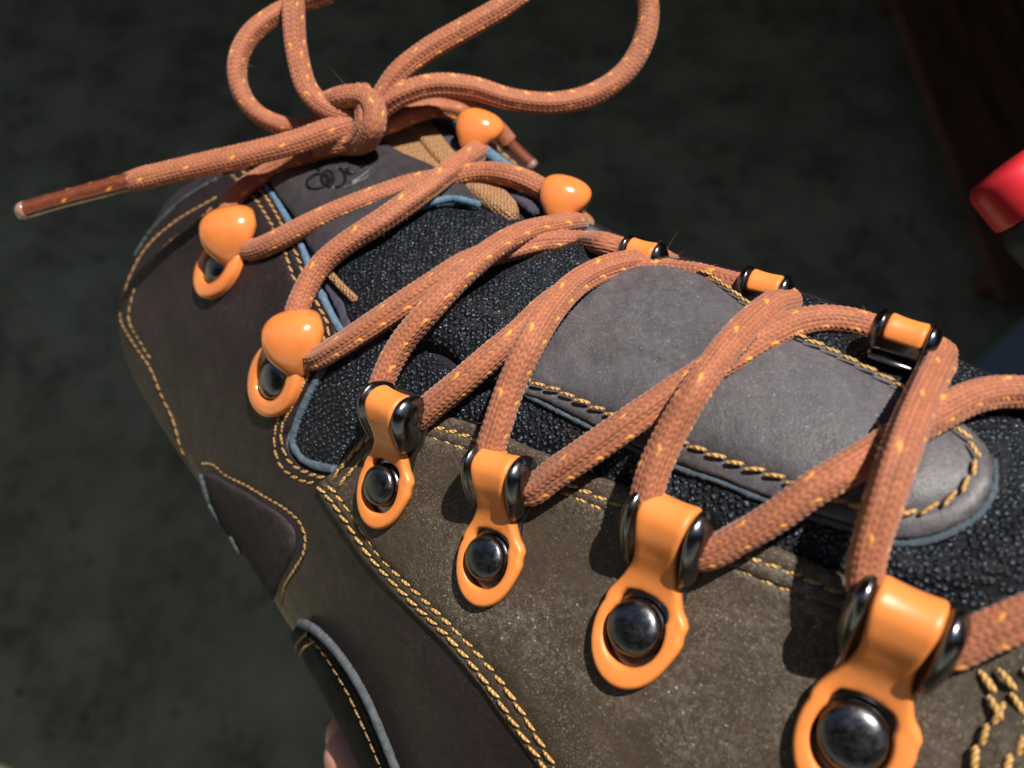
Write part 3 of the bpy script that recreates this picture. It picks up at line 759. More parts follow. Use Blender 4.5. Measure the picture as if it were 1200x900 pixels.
# ------------------------------------------------------------------ hooks
def frame(px, py, px2, py2, h, nrm=None, depth=None):
    """local frame at a picture point of the boot: x = along the lace, y towards (px2, py2), z off the leather"""
    s_, t_ = st(px, py); P = SP(np.array(s_), np.array(t_), h); N = SN(np.array(s_), np.array(t_)) if nrm is None else np.array(nrm) / np.linalg.norm(nrm)
    if depth: P = pt(px, py, depth)
    else:                                        # keep the picture position exact after lifting
        r = ray(px, py); P = r * (np.dot(P, N) / np.dot(r, N))
    r = ray(px2, py2); Q = r * (np.dot(P, N) / np.dot(r, N)); Y = Q - P; Y /= np.linalg.norm(Y)
    X = np.cross(Y, N); X /= np.linalg.norm(X)
    return P, X, Y, N
def toM(fr, sc_=1.0):
    P, X, Y, N = fr; M_ = Matrix.Identity(4)
    for r in range(3): M_[r][0] = X[r] * sc_; M_[r][1] = Y[r] * sc_; M_[r][2] = N[r] * sc_; M_[r][3] = P[r]
    return M_
def mesh_of(name, V, Fc, mat):
    me = bpy.data.meshes.new(name); me.from_pydata([tuple(v) for v in V], [], [tuple(f) for f in Fc]); me.materials.append(mat)
    me.polygons.foreach_set('use_smooth', np.ones(len(me.polygons), bool)); me.validate(); me.update(); return me
def put(name, me, parent, W):
    o = bpy.data.objects.new(name, me); COL.objects.link(o); o.parent = parent
    o.matrix_basis = Matrix.Translation(-parent_origin(parent)) @ W
    return o
def lathe(prof, n=40, sy=1.0):
    V, Fc = [], []
    for r, z in prof:
        for k in range(n): a = 2 * math.pi * k / n; V.append((r * math.cos(a), r * math.sin(a) * sy, z))
    for i in range(len(prof) - 1):
        for k in range(n): Fc.append((i * n + k, i * n + (k + 1) % n, (i + 1) * n + (k + 1) % n, (i + 1) * n + k))
    Fc.append(tuple((len(prof) - 1) * n + k for k in range(n)))
    return V, Fc
mm = .001
path = cr([(-9, 1.4), (0, 1.4), (4.2, 1.5), (7.0, 2.6), (9.6, 4.8), (12.0, 6.7), (14.2, 7.4), (15.8, 6.5), (16.5, 4.4), (16.5, 1.8)], n=14)
pl = np.r_[0, np.cumsum(np.linalg.norm(np.diff(path, axis=0), axis=1))]; pl -= 9.0       # arc length, 0 at the rivet
def onpath(s, off=0.0):
    y = np.interp(s, pl, path[:, 0]); z = np.interp(s, pl, path[:, 1]); e = .3
    dy = np.interp(s + e, pl, path[:, 0]) - np.interp(s - e, pl, path[:, 0]); dz = np.interp(s + e, pl, path[:, 1]) - np.interp(s - e, pl, path[:, 1])
    L_ = np.hypot(dy, dz) + 1e-9
    return y - dz / L_ * off, z + dy / L_ * off
SMAX = pl[-1]
def strap_outline():
    pts = []
    for a in np.linspace(-90, 20, 20): pts.append((6.5 * math.cos(math.radians(a)), -.6 + 6.5 * math.sin(math.radians(a)) * (1.13 if a < 0 else 1)))
    pts += [(6.3, 2.2), (6.0, 3.2), (5.4, 4.3), (4.75, 5.5), (4.2, 6.8), (3.75, 8.0), (3.35, 9.6), (3.3, 11), (3.5, 13), (3.85, 15.5), (3.9, SMAX - 2.9), (3.7, SMAX - 2.3), (3.2, SMAX - 2.0)]
    left = [(-x, y) for x, y in pts[1:]][::-1]
    k = [i for i, p in enumerate(pts) if p[0] == 6.3][0]
    pts = [(x + .9 * math.exp(-((y - 1.2) / 2.8)**2) * (i > 9), y) for i, (x, y) in enumerate(pts[:k])] + [(7.05, 1.9), (7.1, 2.7), (6.5, 3.5)] + pts[k + 2:]
    return np.array(pts + left)
def hole_outline(g=1.0):
    pts = []
    for a in np.linspace(-210, 30, 26): pts.append((4.55 * g * math.cos(math.radians(a)), -.5 + 4.55 * g * math.sin(math.radians(a))))
    pts += [(3.9 * g, 3.0), (3.1 * g, 4.0 * g), (1.2, 4.5 * g), (-1.2, 4.5 * g), (-3.1 * g, 4.0 * g), (-3.9 * g, 3.0)]
    return np.array(pts)
def strap_mesh():
    O = strap_outline(); O = resample(np.vstack([O, O[:1]]), .5)[:-1]; Hh = resample(np.vstack([hole_outline(), hole_outline()[:1]]), .5)[:-1]
    g = .55; ys = np.arange(-8, SMAX, g); I = np.array([(x + (k % 2) * g / 2, y) for k, y in enumerate(ys) for x in np.arange(-7, 7, g)])
    def D(P): return np.minimum(seg_dist(P, O, np.roll(O, -1, 0)), seg_dist(P, Hh, np.roll(Hh, -1, 0)))
    ok = inside(I, O) & ~inside(I, Hh); I = I[ok]; I = I[D(I) > .3]
    def inner(Q, k):
        nr_ = np.roll(Q, -1, 0) - np.roll(Q, 1, 0); nr_ = np.c_[nr_[:, 1], -nr_[:, 0]]; nr_ /= np.linalg.norm(nr_, axis=1)[:, None]
        return Q + nr_ * k
    RR = []
    for Q in (O, Hh):
        for k in (.16, .34, .58):
            for sg in (1, -1):
                q = inner(Q, sg * k); q = q[inside(q, O) & ~inside(q, Hh)]; q = q[D(q) > k * .93]; RR.append(q)
    I = I[D(I) > .85]; I = np.vstack([I] + RR)
    P = np.vstack([O, Hh, I]); no, nh = len(O), len(Hh)
    ed_ = [(i, (i + 1) % no) for i in range(no)] + [(no + i, no + (i + 1) % nh) for i in range(nh)]
    r = delaunay_2d_cdt([Vector(p) for p in P], ed_, [], 0, 1e-6)
    V2 = np.array([v[:] for v in r[0]]); Fc = np.array([f for f in r[2] if len(f) == 3]); c = V2[Fc].mean(1)
    Fc = Fc[inside(c, O) & ~inside(c, Hh)]
    a, b, c_ = V2[Fc[:, 0]], V2[Fc[:, 1]], V2[Fc[:, 2]]
    neg = ((b - a)[:, 0] * (c_ - a)[:, 1] - (b - a)[:, 1] * (c_ - a)[:, 0]) < 0; Fc[neg] = Fc[neg][:, ::-1]
    d = D(V2); th = 1.6; er = .75
    x = np.clip(1 - d / er, 0, 1); top = th - er * (1 - np.sqrt(1 - x * x))
    neck = np.clip((V2[:, 1] - 7.5) / 3, 0, 1)
    # neck slightly hollow, plate thicker at its outer rim
    top = top + .22 * neck * (np.abs(V2[:, 0]) / 3.4)**2 - .15 * neck
    Y, Z = onpath(V2[:, 1], top - .9); Yb, Zb = onpath(V2[:, 1], np.full(len(V2), -.9))
    V = np.vstack([np.c_[V2[:, 0], Y, Z], np.c_[V2[:, 0], Yb, Zb]]); n = len(V2)
    E = {}
    for f in Fc:
        for u, w_ in ((f[0], f[1]), (f[1], f[2]), (f[2], f[0])): E[(u, w_)] = 1
    F2 = Fc.tolist() + (Fc[:, ::-1] + n).tolist()
    for (u, w_) in E:
        if (w_, u) not in E: F2.append((w_, u, u + n, w_ + n))
    return V * mm, F2
def channel_mesh():
    """dark metal guide under the strap with two flared cheeks"""
    prof = [(-3.2, -1.7), (-4.6, -1.6), (-5.6, -2.6), (-5.9, -3.6), (-6.5, -3.7), (-6.3, -2.9), (-6.5, -1.7), (-6.45, -.7), (-6.1, .15), (-5.4, .85), (-4.8, 1.12), (-4.4, 1.08), (-4.1, .7), (-3.95, .1), (0, -.5)]
    prof = prof + [(-x, z) for x, z in prof[:-1]][::-1]
    pr = np.array(prof); ss = np.linspace(6.4, SMAX, 36); V = []
    for s in ss:
        k = min(1, (s - 6.4) / 2.0); k = k * k * (3 - 2 * k); e = min(1, math.sin(math.pi * min(1, .06 + .94 * (s - 6.4) / (SMAX - 6.4)) * .86)**.6 + .12)
        fl = k * e
        X = np.where(np.abs(pr[:, 0]) > 3.5, np.sign(pr[:, 0]) * (3.5 + (np.abs(pr[:, 0]) - 3.5) * (.12 + .88 * fl)), pr[:, 0])
        Zo = pr[:, 1] * (.35 + .65 * fl) - .35 * (1 - fl)
        Y, Z = onpath(np.full(len(pr), s), Zo); V.append(np.c_[X, Y, Z])
    n = len(pr); V = np.vstack(V); Fc = []
    for i in range(len(ss) - 1):
        for k in range(n): Fc.append((i * n + k, i * n + (k + 1) % n, (i + 1) * n + (k + 1) % n, (i + 1) * n + k))
    Fc.append(tuple(range(n))[::-1]); Fc.append(tuple((len(ss) - 1) * n + k for k in range(n)))
    return V * mm, Fc
def base_mesh():
    """metal plate on the leather with an upturned lip"""
    O = []
    for a in np.linspace(-90, 10, 14): O.append((5.9 * math.cos(math.radians(a)), -.6 + 5.9 * math.sin(math.radians(a))))
    O += [(5.0, 3.5), (4.7, 7), (5.6, 10), (5.6, 14.5), (4.6, 16.8)]
    O = O + [(-x, y) for x, y in O[1:]][::-1]; n = len(O)
    V = [(x, y, -.2) for x, y in O] + [(x, y, .45) for x, y in O] + [(x * .9, (y - 6) * .93 + 6, .7) for x, y in O]
    Fc = [tuple(range(n))[::-1]] + [(i, (i + 1) % n, (i + 1) % n + n, i + n) for i in range(n)] + [(i + n, (i + 1) % n + n, (i + 1) % n + 2 * n, i + 2 * n) for i in range(n)] + [tuple(range(2 * n, 3 * n))]
    return np.array(V) * mm, Fc
rv_prof = [(4.3, .6), (4.25, 1.0), (4.0, 1.35), (3.7, 1.55), (3.75, 1.9), (3.9, 2.3), (3.8, 2.75), (3.4, 3.1), (2.6, 3.4), (1.6, 3.56), (.6, 3.62), (.05, 3.63)]
V_, F_ = strap_mesh(); V_ = V_ * [.86, 1, 1]; me_strap = mesh_of('orange_strap', V_, F_, MT['orange'])
V_, F_ = channel_mesh(); V_ = V_ * [.88, 1, 1]; me_chan = mesh_of('lace_guide', V_, F_, MT['metal'])
V_, F_ = base_mesh(); V_ = V_ * [.88, 1, 1]; me_base = mesh_of('base_plate', V_, F_, MT['bright'])
V_, F_ = lathe([(r * mm * .90, z * mm) for r, z in rv_prof]); me_riv = mesh_of('rivet', V_, F_, MT['rivet'])
HOOKC = {}
def dhook(key, fr, sc_, far=False):
    W = CAMM @ toM(fr, sc_)
    h = put('lace_hook', me_base, boot, W)        # plate is the hook's body; strap, guide and rivet are its pieces
    if far: h['label'] = 'hook on the far facing, seen edge on'
    for nm, me in (('orange_strap', me_strap), ('lace_guide', me_chan), ('rivet', me_riv)):
        o = bpy.data.objects.new(nm, me); COL.objects.link(o); o.parent = h
    Mx = toM(fr, sc_); c = lambda x, y, z: np.array(Mx @ Vector((x * mm, y * mm, z * mm)))
    HOOKC[key] = c
hk = {3: ((455, 568), (480, 482)), 4: ((577, 653), (603, 552)), 5: ((750, 735), (801, 610)), 6: ((1000, 858), (1060, 716))}
for k, (a, b) in hk.items():
    fr = frame(*a, *b, .0034)
    # scale so that the top of the loop lands on its picture point
    P, X, Y, N = fr; best = None
    for sc_ in np.linspace(.7, 1.3, 61):
        q = P + (Y * 14.2 + N * 8.0) * mm * sc_
        x = q[0] / -q[2] * F + 600; y = 450 - q[1] / -q[2] * F; e = abs((y - b[1]) * (b[1] - a[1]) + (x - b[0]) * (b[0] - a[0]))
        if best is None or e < best[0]: best = (e, sc_)
    print('hook', k, 'scale', best[1], 'N', N, 'depth', -P[2])
    dhook(k, fr, best[1] * .95)

# far hooks: normal given, seen from their tops
def far_hook(key, px, py, depth, X, Z, sc_=.9):
    """px,py,depth = where the middle of the strap's crown lies; X lace direction, Z off the leather (camera frame)"""
    Z = np.array(Z, float); Z /= np.linalg.norm(Z); X = np.array(X, float); X -= Z * (X @ Z); X /= np.linalg.norm(X); Y = np.cross(Z, X)
    C = pt(px, py, depth); P = C - (Y * 14.2 + Z * 7.6) * mm * sc_
    dhook(key, (P, X, Y, Z), sc_, True)
far_hook(-3, 755, 284, .153, (-.80, .42, -.42), (.18, .95, .28), .72)
far_hook(-4, 900, 322, .139, (-.82, .38, -.42), (.18, .95, .30), .74)
far_hook(-5, 1067, 377, .1225, (-.82, .38, -.42), (.22, .92, .36), .80)

# open speed hooks with the bulbous orange head
def ring_loft(secs, n=32, p=2.7):
    """secs: centre, half-width (x), thickness dir, half-thickness, bend"""
    V, Fc = [], []
    for (c, w, nd, th, bend) in secs:
        for k in range(n):
            a = 2 * math.pi * k / n; ca, sa_ = math.cos(a), math.sin(a)
            x = abs(ca)**(2 / p) * np.sign(ca); z = abs(sa_)**(2 / p) * np.sign(sa_)
            off = nd * (z * th - bend * x * x)
            V.append((c[0] + x * w, c[1] + off[0], c[2] + off[1]))
    for i in range(len(secs) - 1):
        for k in range(n): Fc.append((i * n + k, i * n + (k + 1) % n, (i + 1) * n + (k + 1) % n, (i + 1) * n + k))
    Fc.append(tuple(range(n))[::-1]); Fc.append(tuple((len(secs) - 1) * n + k for k in range(n)))
    return np.array(V), Fc
def head_mesh():
    """bulbous head: narrow foot at the origin, wide rolled crown; z towards the viewer of the hook"""
    Yk = [0, 1.2, 2.5, 4.2, 6.2, 8.2, 9.8, 10.8]; Lk = [-2.7, -3.9, -5.1, -5.7, -5.9, -5.8, -5.4, -4.6]; Rk = [2.4, 3.2, 4.4, 5.7, 6.3, 6.4, 5.9, 5.0]
    Zk = [-.3, 1.0, 2.0, 3.0, 3.5, 3.1, 1.4, -1.2]
    q = cr(np.c_[Yk, Zk, Lk, Rk], n=4); c = q[:, :2]; T = np.gradient(c, axis=0); T /= np.linalg.norm(T, axis=1)[:, None]
    f = np.linspace(0, 1, len(c)); th = np.interp(f, [0, .3, .6, 1], [1.3, 1.8, 2.1, 2.0]); bd = np.interp(f, [0, .3, .6, 1], [.4, 1.0, 1.3, .5])
    secs = []; mids = []
    def sec(i, k, o=0):
        nd = np.array([-T[i][1], T[i][0]]); cc = c[i] + T[i] * o; mids.append((q[i, 2] + q[i, 3]) / 2); return ((0, cc[0], cc[1]), (q[i, 3] - q[i, 2]) / 2 * k, nd, th[i] * k, bd[i] * k)
    for k, o in ((.3, -.9), (.75, -.6)): secs.append(sec(0, k, o))
    for i in range(len(c)): secs.append(sec(i, 1))
    L_ = len(c) - 1
    for k, o in ((.95, .5), (.84, .95), (.65, 1.3), (.35, 1.5), (.05, 1.55)): secs.append(sec(L_, k, o))
    V, Fc = ring_loft(secs, p=2.8); n = 32
    for i, m_ in enumerate(mids): V[i * n:(i + 1) * n, 0] += m_
    return V * mm, Fc
V_, F_ = head_mesh(); me_head = mesh_of('hook_head', V_, F_, MT['gloss'])
V_, F_ = lathe([(r * mm, z * mm) for r, z in [(6.0, -.2), (6.05, .8), (5.9, 1.25), (5.5, 1.5), (4.6, 1.55), (3.75, 1.5), (3.5, 1.2), (3.42, .6)]], sy=1.10); me_disc = mesh_of('hook_plate', V_, F_, MT['gloss'])
V_, F_ = lathe([(r * mm, z * mm) for r, z in [(3.35, .5), (3.3, 1.0), (3.1, 1.4), (2.6, 1.75), (1.8, 2.0), (.9, 2.1), (.05, 2.12)]], sy=1.05); me_rv2 = mesh_of('rivet', V_, F_, MT['metal'])
def speed(key, fr, sc_, hf, hs):
    h = put('lace_hook', me_disc, boot, CAMM @ toM(fr, sc_))
    put('hook_head', me_head, h, Matrix.Identity(4)); hd = bpy.data.objects[[o.name for o in h.children][0]]
    hd.matrix_basis = toM(fr, sc_).inverted() @ toM(hf, hs)
    o = bpy.data.objects.new('rivet', me_rv2); COL.objects.link(o); o.parent = h
    Mx = toM(hf, hs); HOOKC[key] = lambda x, y, z: np.array(Mx @ Vector((x * mm, y * mm, z * mm)))
def hframe(px, py, depth, X, Z):
    Z = np.array(Z, float); Z /= np.linalg.norm(Z); X = np.array(X, float); X -= Z * (X @ Z); X /= np.linalg.norm(X)
    return pt(px, py, depth), X, np.cross(Z, X), Z
def hd_depth(px, py, up): return hit(px, py)[2] - up * mm
speed(1, frame(259, 312, 287, 275, .0022), 1.16, hframe(274, 308, hd_depth(274, 308, 4.6), (.98, .10, -.16), (-.12, .12, 1)), .98)
speed(2, frame(325, 444, 359, 401, .0022), 1.18, hframe(349, 436, hd_depth(349, 436, 4.6), (.98, .08, -.16), (-.10, .12, 1)), .96)
def far_plate(px, py, depth, X, Z): Z = np.array(Z, float); Z /= np.linalg.norm(Z); X = np.array(X, float); X -= Z * (X @ Z); X /= np.linalg.norm(X); return pt(px, py, depth), X, np.cross(Z, X), Z
speed(-1, far_plate(578, 178, .212, (.62, -.62, -.2), (.75, .62, .1)), .8, hframe(550, 174, .1845, (.80, -.50, -.30), (.10, .42, .9)), .80)
speed(-2, far_plate(668, 258, .197, (.62, -.62, -.2), (.75, .62, .1)), .8, hframe(652, 257, .1695, (.84, -.42, -.30), (.10, .42, .9)), .80)

# ================================================================== SHOELACE
lace_org = cam2world(pt(430, 140, .18))
lace = thing('shoelace', 'rust brown braided shoelace with yellow flecks, tied in a bow', 'shoelace', lace_org)
RL = .00206
def tube_lace(name, P3, r=RL, fl=1.0, seed=0, step=.00021, nr=64, rfun=None, parent=lace, squash=None, col=None, mat='lace', rel=1.0):
    C = resample(cr(P3, step=.001), step); n = len(C)
    T = np.gradient(C, axis=0); T /= np.linalg.norm(T, axis=1)[:, None]
    N = np.zeros_like(C); v = np.array([0, 0, 1.0]); v = v - T[0] * (v @ T[0]); N[0] = v / np.linalg.norm(v)
    for i in range(1, n):
        v = N[i - 1] - T[i] * (N[i - 1] @ T[i]); N[i] = v / np.linalg.norm(v)
    B = np.cross(T, N)
    L_ = np.arange(n) * step * 1000; NC = 20
    u = (np.arange(nr) + .5) / nr
    uc = u[None] * NC + .10 * np.sin(L_[:, None] / 7 + seed); ic = np.floor(uc); fu = uc - ic
    sg = np.where(ic % 2 == 0, 1.0, -1.0)
    vv_ = L_[:, None] / 1.02 + sg * (fu - .5) * .75 + (np.sin(ic * 7.3 + seed) * .12) + seed * .37
    iv = np.floor(vv_); fv = vv_ - iv
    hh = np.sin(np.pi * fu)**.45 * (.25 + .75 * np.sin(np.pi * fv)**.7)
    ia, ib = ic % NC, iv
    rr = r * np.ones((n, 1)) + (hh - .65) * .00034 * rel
    # fold lines that run along the lace where it is squashed
    ph = seed * 1.7
    fold = .00021 * rel * np.sin(u[None] * 2 * np.pi * 5 + ph + .5 * np.sin(L_[:, None] / 31)) * (.5 + .5 * np.sin(L_[:, None] / 23 + ph))
    rr = rr + fold
    if rfun is not None: rr = rr * rfun(np.arange(n) / (n - 1))[:, None]
    rr = rr * (1 + .025 * np.sin(L_ / 9 + seed) + .02 * np.sin(L_ / 4.3 + 2 * seed))[:, None]
    wdt = fl if np.ndim(fl) else fl
    ang = u * 2 * np.pi
    rr[0] = 1e-6; rr[-1] = 1e-6
    V = C[:, None] + N[:, None] * (rr * np.cos(ang) / wdt)[..., None] + B[:, None] * (rr * np.sin(ang) * wdt)[..., None]
    NA = 10
    yel = ((ia % 10 == 3) & (ib % 5 == 0)) | ((ia % 10 == 5) & (ib % 5 == 3) & (np.sin(ib * 3.3 + seed) > -.5)) | ((ia % 10 == 8) & (ib % 10 == 6))
    base = np.array(col if col is not None else (.37, .108, .044))
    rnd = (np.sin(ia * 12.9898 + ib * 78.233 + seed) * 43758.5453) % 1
    cc = base * (.82 + .36 * rnd[..., None]) * (.26 + .92 * hh[..., None])  # gaps between braid strands darkened in the colour, as shade
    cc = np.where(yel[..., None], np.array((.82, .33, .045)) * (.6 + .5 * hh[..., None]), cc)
    V = V.reshape(-1, 3); i, k = np.meshgrid(np.arange(n - 1), np.arange(nr), indexing='ij')
    A = i * nr + k; Bq = i * nr + (k + 1) % nr
    Fq = np.c_[A.ravel(), Bq.ravel(), (Bq + nr).ravel(), (A + nr).ravel()]
    # caps as fans
    cc = cc.reshape(-1, 3)
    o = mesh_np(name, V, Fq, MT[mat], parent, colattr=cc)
    return o
def LP(*pts):
    """(px, py, h_mm) -> point h above the boot form; (px, py, 0, depth) -> free point; arrays pass through"""
    out = []
    for p in pts:
        if isinstance(p, np.ndarray): out.append(p)
        elif len(p) == 4: out.append(pt(p[0], p[1], p[3] + BO))
        else:
            h = hit(p[0], p[1])
            d = h[2] if h else -SP(*map(np.array, st(p[0], p[1])))[2]
            out.append(pt(p[0], p[1], d - p[2] * mm))
    return np.array(out)
HC = HOOKC; BO = .005
hn = lambda k: HC[k](0, 12.3, 3.6)
sn = lambda k: HC[k](.5, 5.6, -1.8)
so = lambda k: HC[k](-1.2, 4.7, -2.7)
strands = [
 ('S1', LP(sn(1), (266, 250, 6), (280, 226, 8), (313, 203, 0, .1865), (360, 183, 0, .184), (400, 168, 0, .182), (425, 152, 0, .181))),
 ('S2', LP(so(1), (300, 292, 5), (320, 284, 6), (345, 271, 6), (393, 248, 6), (447, 228, 5.5), (489, 215, 5), (527, 209, 5.5), (567, 202, 0, .1710), (604, 207, 0, .1685), (632, 220, 0, .1680), (652, 238, 0, .1700))),
 ('S3', LP(sn(2), (346, 378, 6), (356, 343, 6.5), (378, 308, 7), (405, 285, 8), (447, 258, 9), (487, 230, 10), (527, 200, 9.5), (556, 180, 8), (572, 174, 6.5), so(-1))),
 ('S4', LP(so(2), (374, 419, 5), (394, 408, 6), (447, 374, 6), (504, 336, 6), (548, 308, 5.5), (600, 291, 5), (640, 283, 4.5), (680, 283, 5), (712, 287, 0, .1500), (730, 293, 0, .1525), hn(-3))),
 ('S5', LP(hn(3), (442, 466, 7), (450, 440, 7.5), (467, 407, 8), (504, 362, 10), (539, 325, 10.5), (580, 290, 10), (620, 270, 8.5), (655, 263, 7.5), (678, 261, 6.5), so(-2))),
 ('S6', LP(hn(3), (484, 492, 7), (510, 472, 7), (540, 448, 7), (577, 416, 6.5), (611, 388, 6), (640, 360, 5.5), (672, 338, 5.5), (715, 322, 5.5), (765, 318, 5.5), (810, 322, 5.5), (850, 332, 5), hn(-4))),
 ('S7', LP(hn(4), (574, 532, 8), (583, 497, 8.5), (597, 455, 9), (620, 405, 11), (650, 357, 11.5), (685, 326, 10.5), (725, 311, 9), (757, 308, 8), (775, 309, 5), hn(-3))),
 ('S8', LP(hn(4), (624, 574, 7), (650, 556, 7.5), (700, 522, 7.5), (750, 487, 7), (793, 458, 6.5), (833, 432, 6), (868, 412, 5.5), (900, 393, 6), (933, 379, 6), (967, 374, 6), (1002, 378, 6), (1030, 387, 5.5), hn(-5))),
 ('S9', LP(hn(5), (757, 600, 8), (762, 565, 8.5), (785, 510, 9), (815, 458, 11), (846, 415, 11), (878, 380, 9.5), (905, 358, 8), (922, 350, 6), hn(-4))),
 ('S10', LP(hn(5), (822, 650, 7), (865, 631, 7), (912, 603, 7), (953, 573, 7), (1000, 545, 6.5), (1040, 520, 6), (1070, 502, 6), (1100, 485, 6.5), (1135, 467, 7), (1170, 460, 7), (1210, 462, 7), (1255, 478, 6), (1290, 505, 4), (1305, 530, 0))),
 ('S11', LP(hn(6), (1014, 690, 8.5), (1018, 650, 9), (1034, 595, 10), (1050, 545, 11), (1066, 500, 11), (1082, 462, 10), (1096, 432, 8), (1101, 413, 6), hn(-5))),
 ('S12', LP(hn(6), (1110, 762, 7), (1150, 744, 7), (1190, 728, 7), (1240, 705, 7), (1300, 670, 7), (1360, 635, 7), (1410, 610, 5), (1440, 600, -1))),
]
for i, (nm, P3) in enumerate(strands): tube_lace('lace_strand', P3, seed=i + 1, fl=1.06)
# bow: free loops in front of the collar
D0 = .180
tube_lace('bow_loop', LP((430, 142, 0, .183), (395, 140, 0, .182), (367, 148, 0, .185), (330, 147, 0, .186), (300, 132, 0, .186), (281, 105, 0, .186), (278, 75, 0, .186), (290, 46, 0, .187), (320, 20, 0, .189), (355, 3, 0, .191), (390, -12, 0, .192), (405, -45, 0, .190), (385, -75, 0, .186), (355, -60, 0, .181), (344, -20, 0, .179), (344, 25, 0, .178), (349, 70, 0, .178), (362, 108, 0, .178), (385, 128, 0, .178), (415, 136, 0, .179), (440, 138, 0, .181)), r=.00212, fl=.93, seed=21)
tube_lace('bow_loop', LP((425, 145, 0, .181), (445, 118, 0, .179), (465, 88, 0, .178), (500, 60, 0, .178), (545, 34, 0, .178), (590, 8, 0, .178), (640, -28, 0, .179), (700, -55, 0, .181), (745, -40, 0, .183), (759, 0, 0, .184), (757, 38, 0, .184), (738, 78, 0, .184), (700, 108, 0, .183), (650, 121, 0, .181), (600, 117, 0, .180), (550, 103, 0, .179), (505, 101, 0, .178), (465, 114, 0, .178), (435, 136, 0, .180)), r=.00212, fl=1.04, seed=23)
# ends
endA = LP((455, 132, 0, .186), (430, 142, 0, .181), (400, 149, 0, .178), (350, 166, 0, .177), (300, 179, 0, .177), (250, 190, 0, .178), (205, 200, 0, .179), (160, 211, 0, .180), (148, 214, 0, .1803))
tube_lace('lace_end', endA, r=.0023, fl=1.07, seed=31, rfun=lambda x: np.interp(x, [0, .05, .94, 1], [.9, 1, 1, .80]))
ag = LP((156, 212, 0, .180), (110, 224, 0, .181), (65, 236, 0, .182), (31, 246, 0, .1828))
a_in = tube_lace('aglet', ag, r=.00185, seed=32, fl=1.0, mat='aglet', rel=.12, col=(.20, .050, .022)); a_in['label'] = 'lace tip sealed in clear plastic'
def smooth_tube(name, P3, r, mat, parent, hollow=True, nr=28):
    C = resample(cr(P3, step=.001), .0012); n = len(C); T = np.gradient(C, axis=0); T /= np.linalg.norm(T, axis=1)[:, None]
    v = np.cross(T, [0, 0, 1.0]); v /= np.linalg.norm(v, axis=1)[:, None]; b = np.cross(T, v); ang = np.arange(nr) / nr * 2 * np.pi
    rs = np.full(n, r) * np.r_[.96, np.ones(n - 2), .96]
    V = C[:, None] + (v[:, None] * np.cos(ang)[None, :, None] + b[:, None] * np.sin(ang)[None, :, None]) * rs[:, None, None]
    V = V.reshape(-1, 3); i, k = np.meshgrid(np.arange(n - 1), np.arange(nr), indexing='ij'); A = i * nr + k; Bq = i * nr + (k + 1) % nr
    Fq = np.c_[A.ravel(), Bq.ravel(), (Bq + nr).ravel(), (A + nr).ravel()].tolist() + [list(range(nr))[::-1], [(n - 1) * nr + q for q in range(nr)]]
    return mesh_np(name, V, Fq, mat, parent)
smooth_tube('plastic_rim', LP((33, 245.5, 0, .1827), (29, 246.5, 0, .1829), (25, 247.6, 0, .1832)), .00192, MT['rim'], a_in)
# strand to the far top hook and the second end behind it
tube_lace('lace_strand', LP((425, 150, 0, .182), (449, 146, 0, .183), (480, 134, 0, .185), (511, 127, 0, .187), (538, 133, 0, .190), (556, 146, 0, .196)), r=.0020, seed=41, fl=1.04)
tube_lace('lace_end', LP((440, 130, 0, .186), (480, 113, 0, .187), (515, 108, 0, .190), (545, 120, 0, .196), (570, 140, 0, .203), (588, 158, 0, .206), (596, 168, 0, .207)), r=.00215, seed=43)
ag2 = LP((594, 166, 0, .207), (606, 178, 0, .208), (622, 193, 0, .209))
b_in = tube_lace('aglet', ag2, r=.0016, seed=44, mat='aglet', rel=.12, col=(.20, .050, .022)); smooth_tube('plastic_rim', LP((620, 191, 0, .2088), (622.5, 193.5, 0, .209), (625, 196, 0, .2092)), .0017, MT['rim'], b_in)
# knot: bight wrapped round everything plus the hump behind it
tube_lace('knot', LP((378, 128, 0, .184), (388, 119, 0, .179), (402, 114, 0, .1765), (417, 112, 0, .1755), (431, 116, 0, .1745), (439, 130, 0, .1735), (438, 148, 0, .1735), (430, 163, 0, .176), (414, 170, 0, .180), (398, 166, 0, .184), (400, 140, 0, .187)), r=.00225, seed=51)
tube_lace('knot', LP((424, 108, 0, .181), (428, 124, 0, .1758), (428, 144, 0, .1752), (420, 160, 0, .1775), (404, 168, 0, .180), (385, 170, 0, .183)), r=.0021, seed=52)
tube_lace('knot', LP((436, 158, 0, .183), (415, 164, 0, .1795), (390, 168, 0, .1795), (370, 172, 0, .181)), r=.0022, seed=53)

# stray fibres standing off the lace
FV, FF = [], []
for o in list(lace.children_recursive):
    if o.name.split('.')[0] not in ('lace_strand', 'bow_loop', 'lace_end', 'knot'): continue
    vs = o.data.vertices; nv = len(vs); org = parent_origin(o)
    for _ in range(int(nv / 64 * .00021 / .0012)):
        v_ = vs[random.randrange(nv)]; p = v_.co + org; n_ = v_.normal; d_ = (n_ + Vector([random.gauss(0, .8) for _ in range(3)])).normalized()
        ln = random.uniform(.0004, .0013) if random.random() < .93 else random.uniform(.002, .004)
        b_ = Vector([random.gauss(0, .5) for _ in range(3)]); sd = d_.orthogonal().normalized() * .000022; up_ = d_.cross(sd).normalized() * .000022
        for q in range(4):
            t = q / 3; c = p + d_ * ln * t + b_ * ln * t * t * .6; i0 = len(FV); w_ = 1 - .7 * t
            FV += [c + sd * w_, c - sd * .5 * w_ + up_ * .87 * w_, c - sd * .5 * w_ - up_ * .87 * w_]
            if q:
                for k in range(3): FF.append((i0 - 3 + k, i0 - 3 + (k + 1) % 3, i0 + (k + 1) % 3, i0 + k))
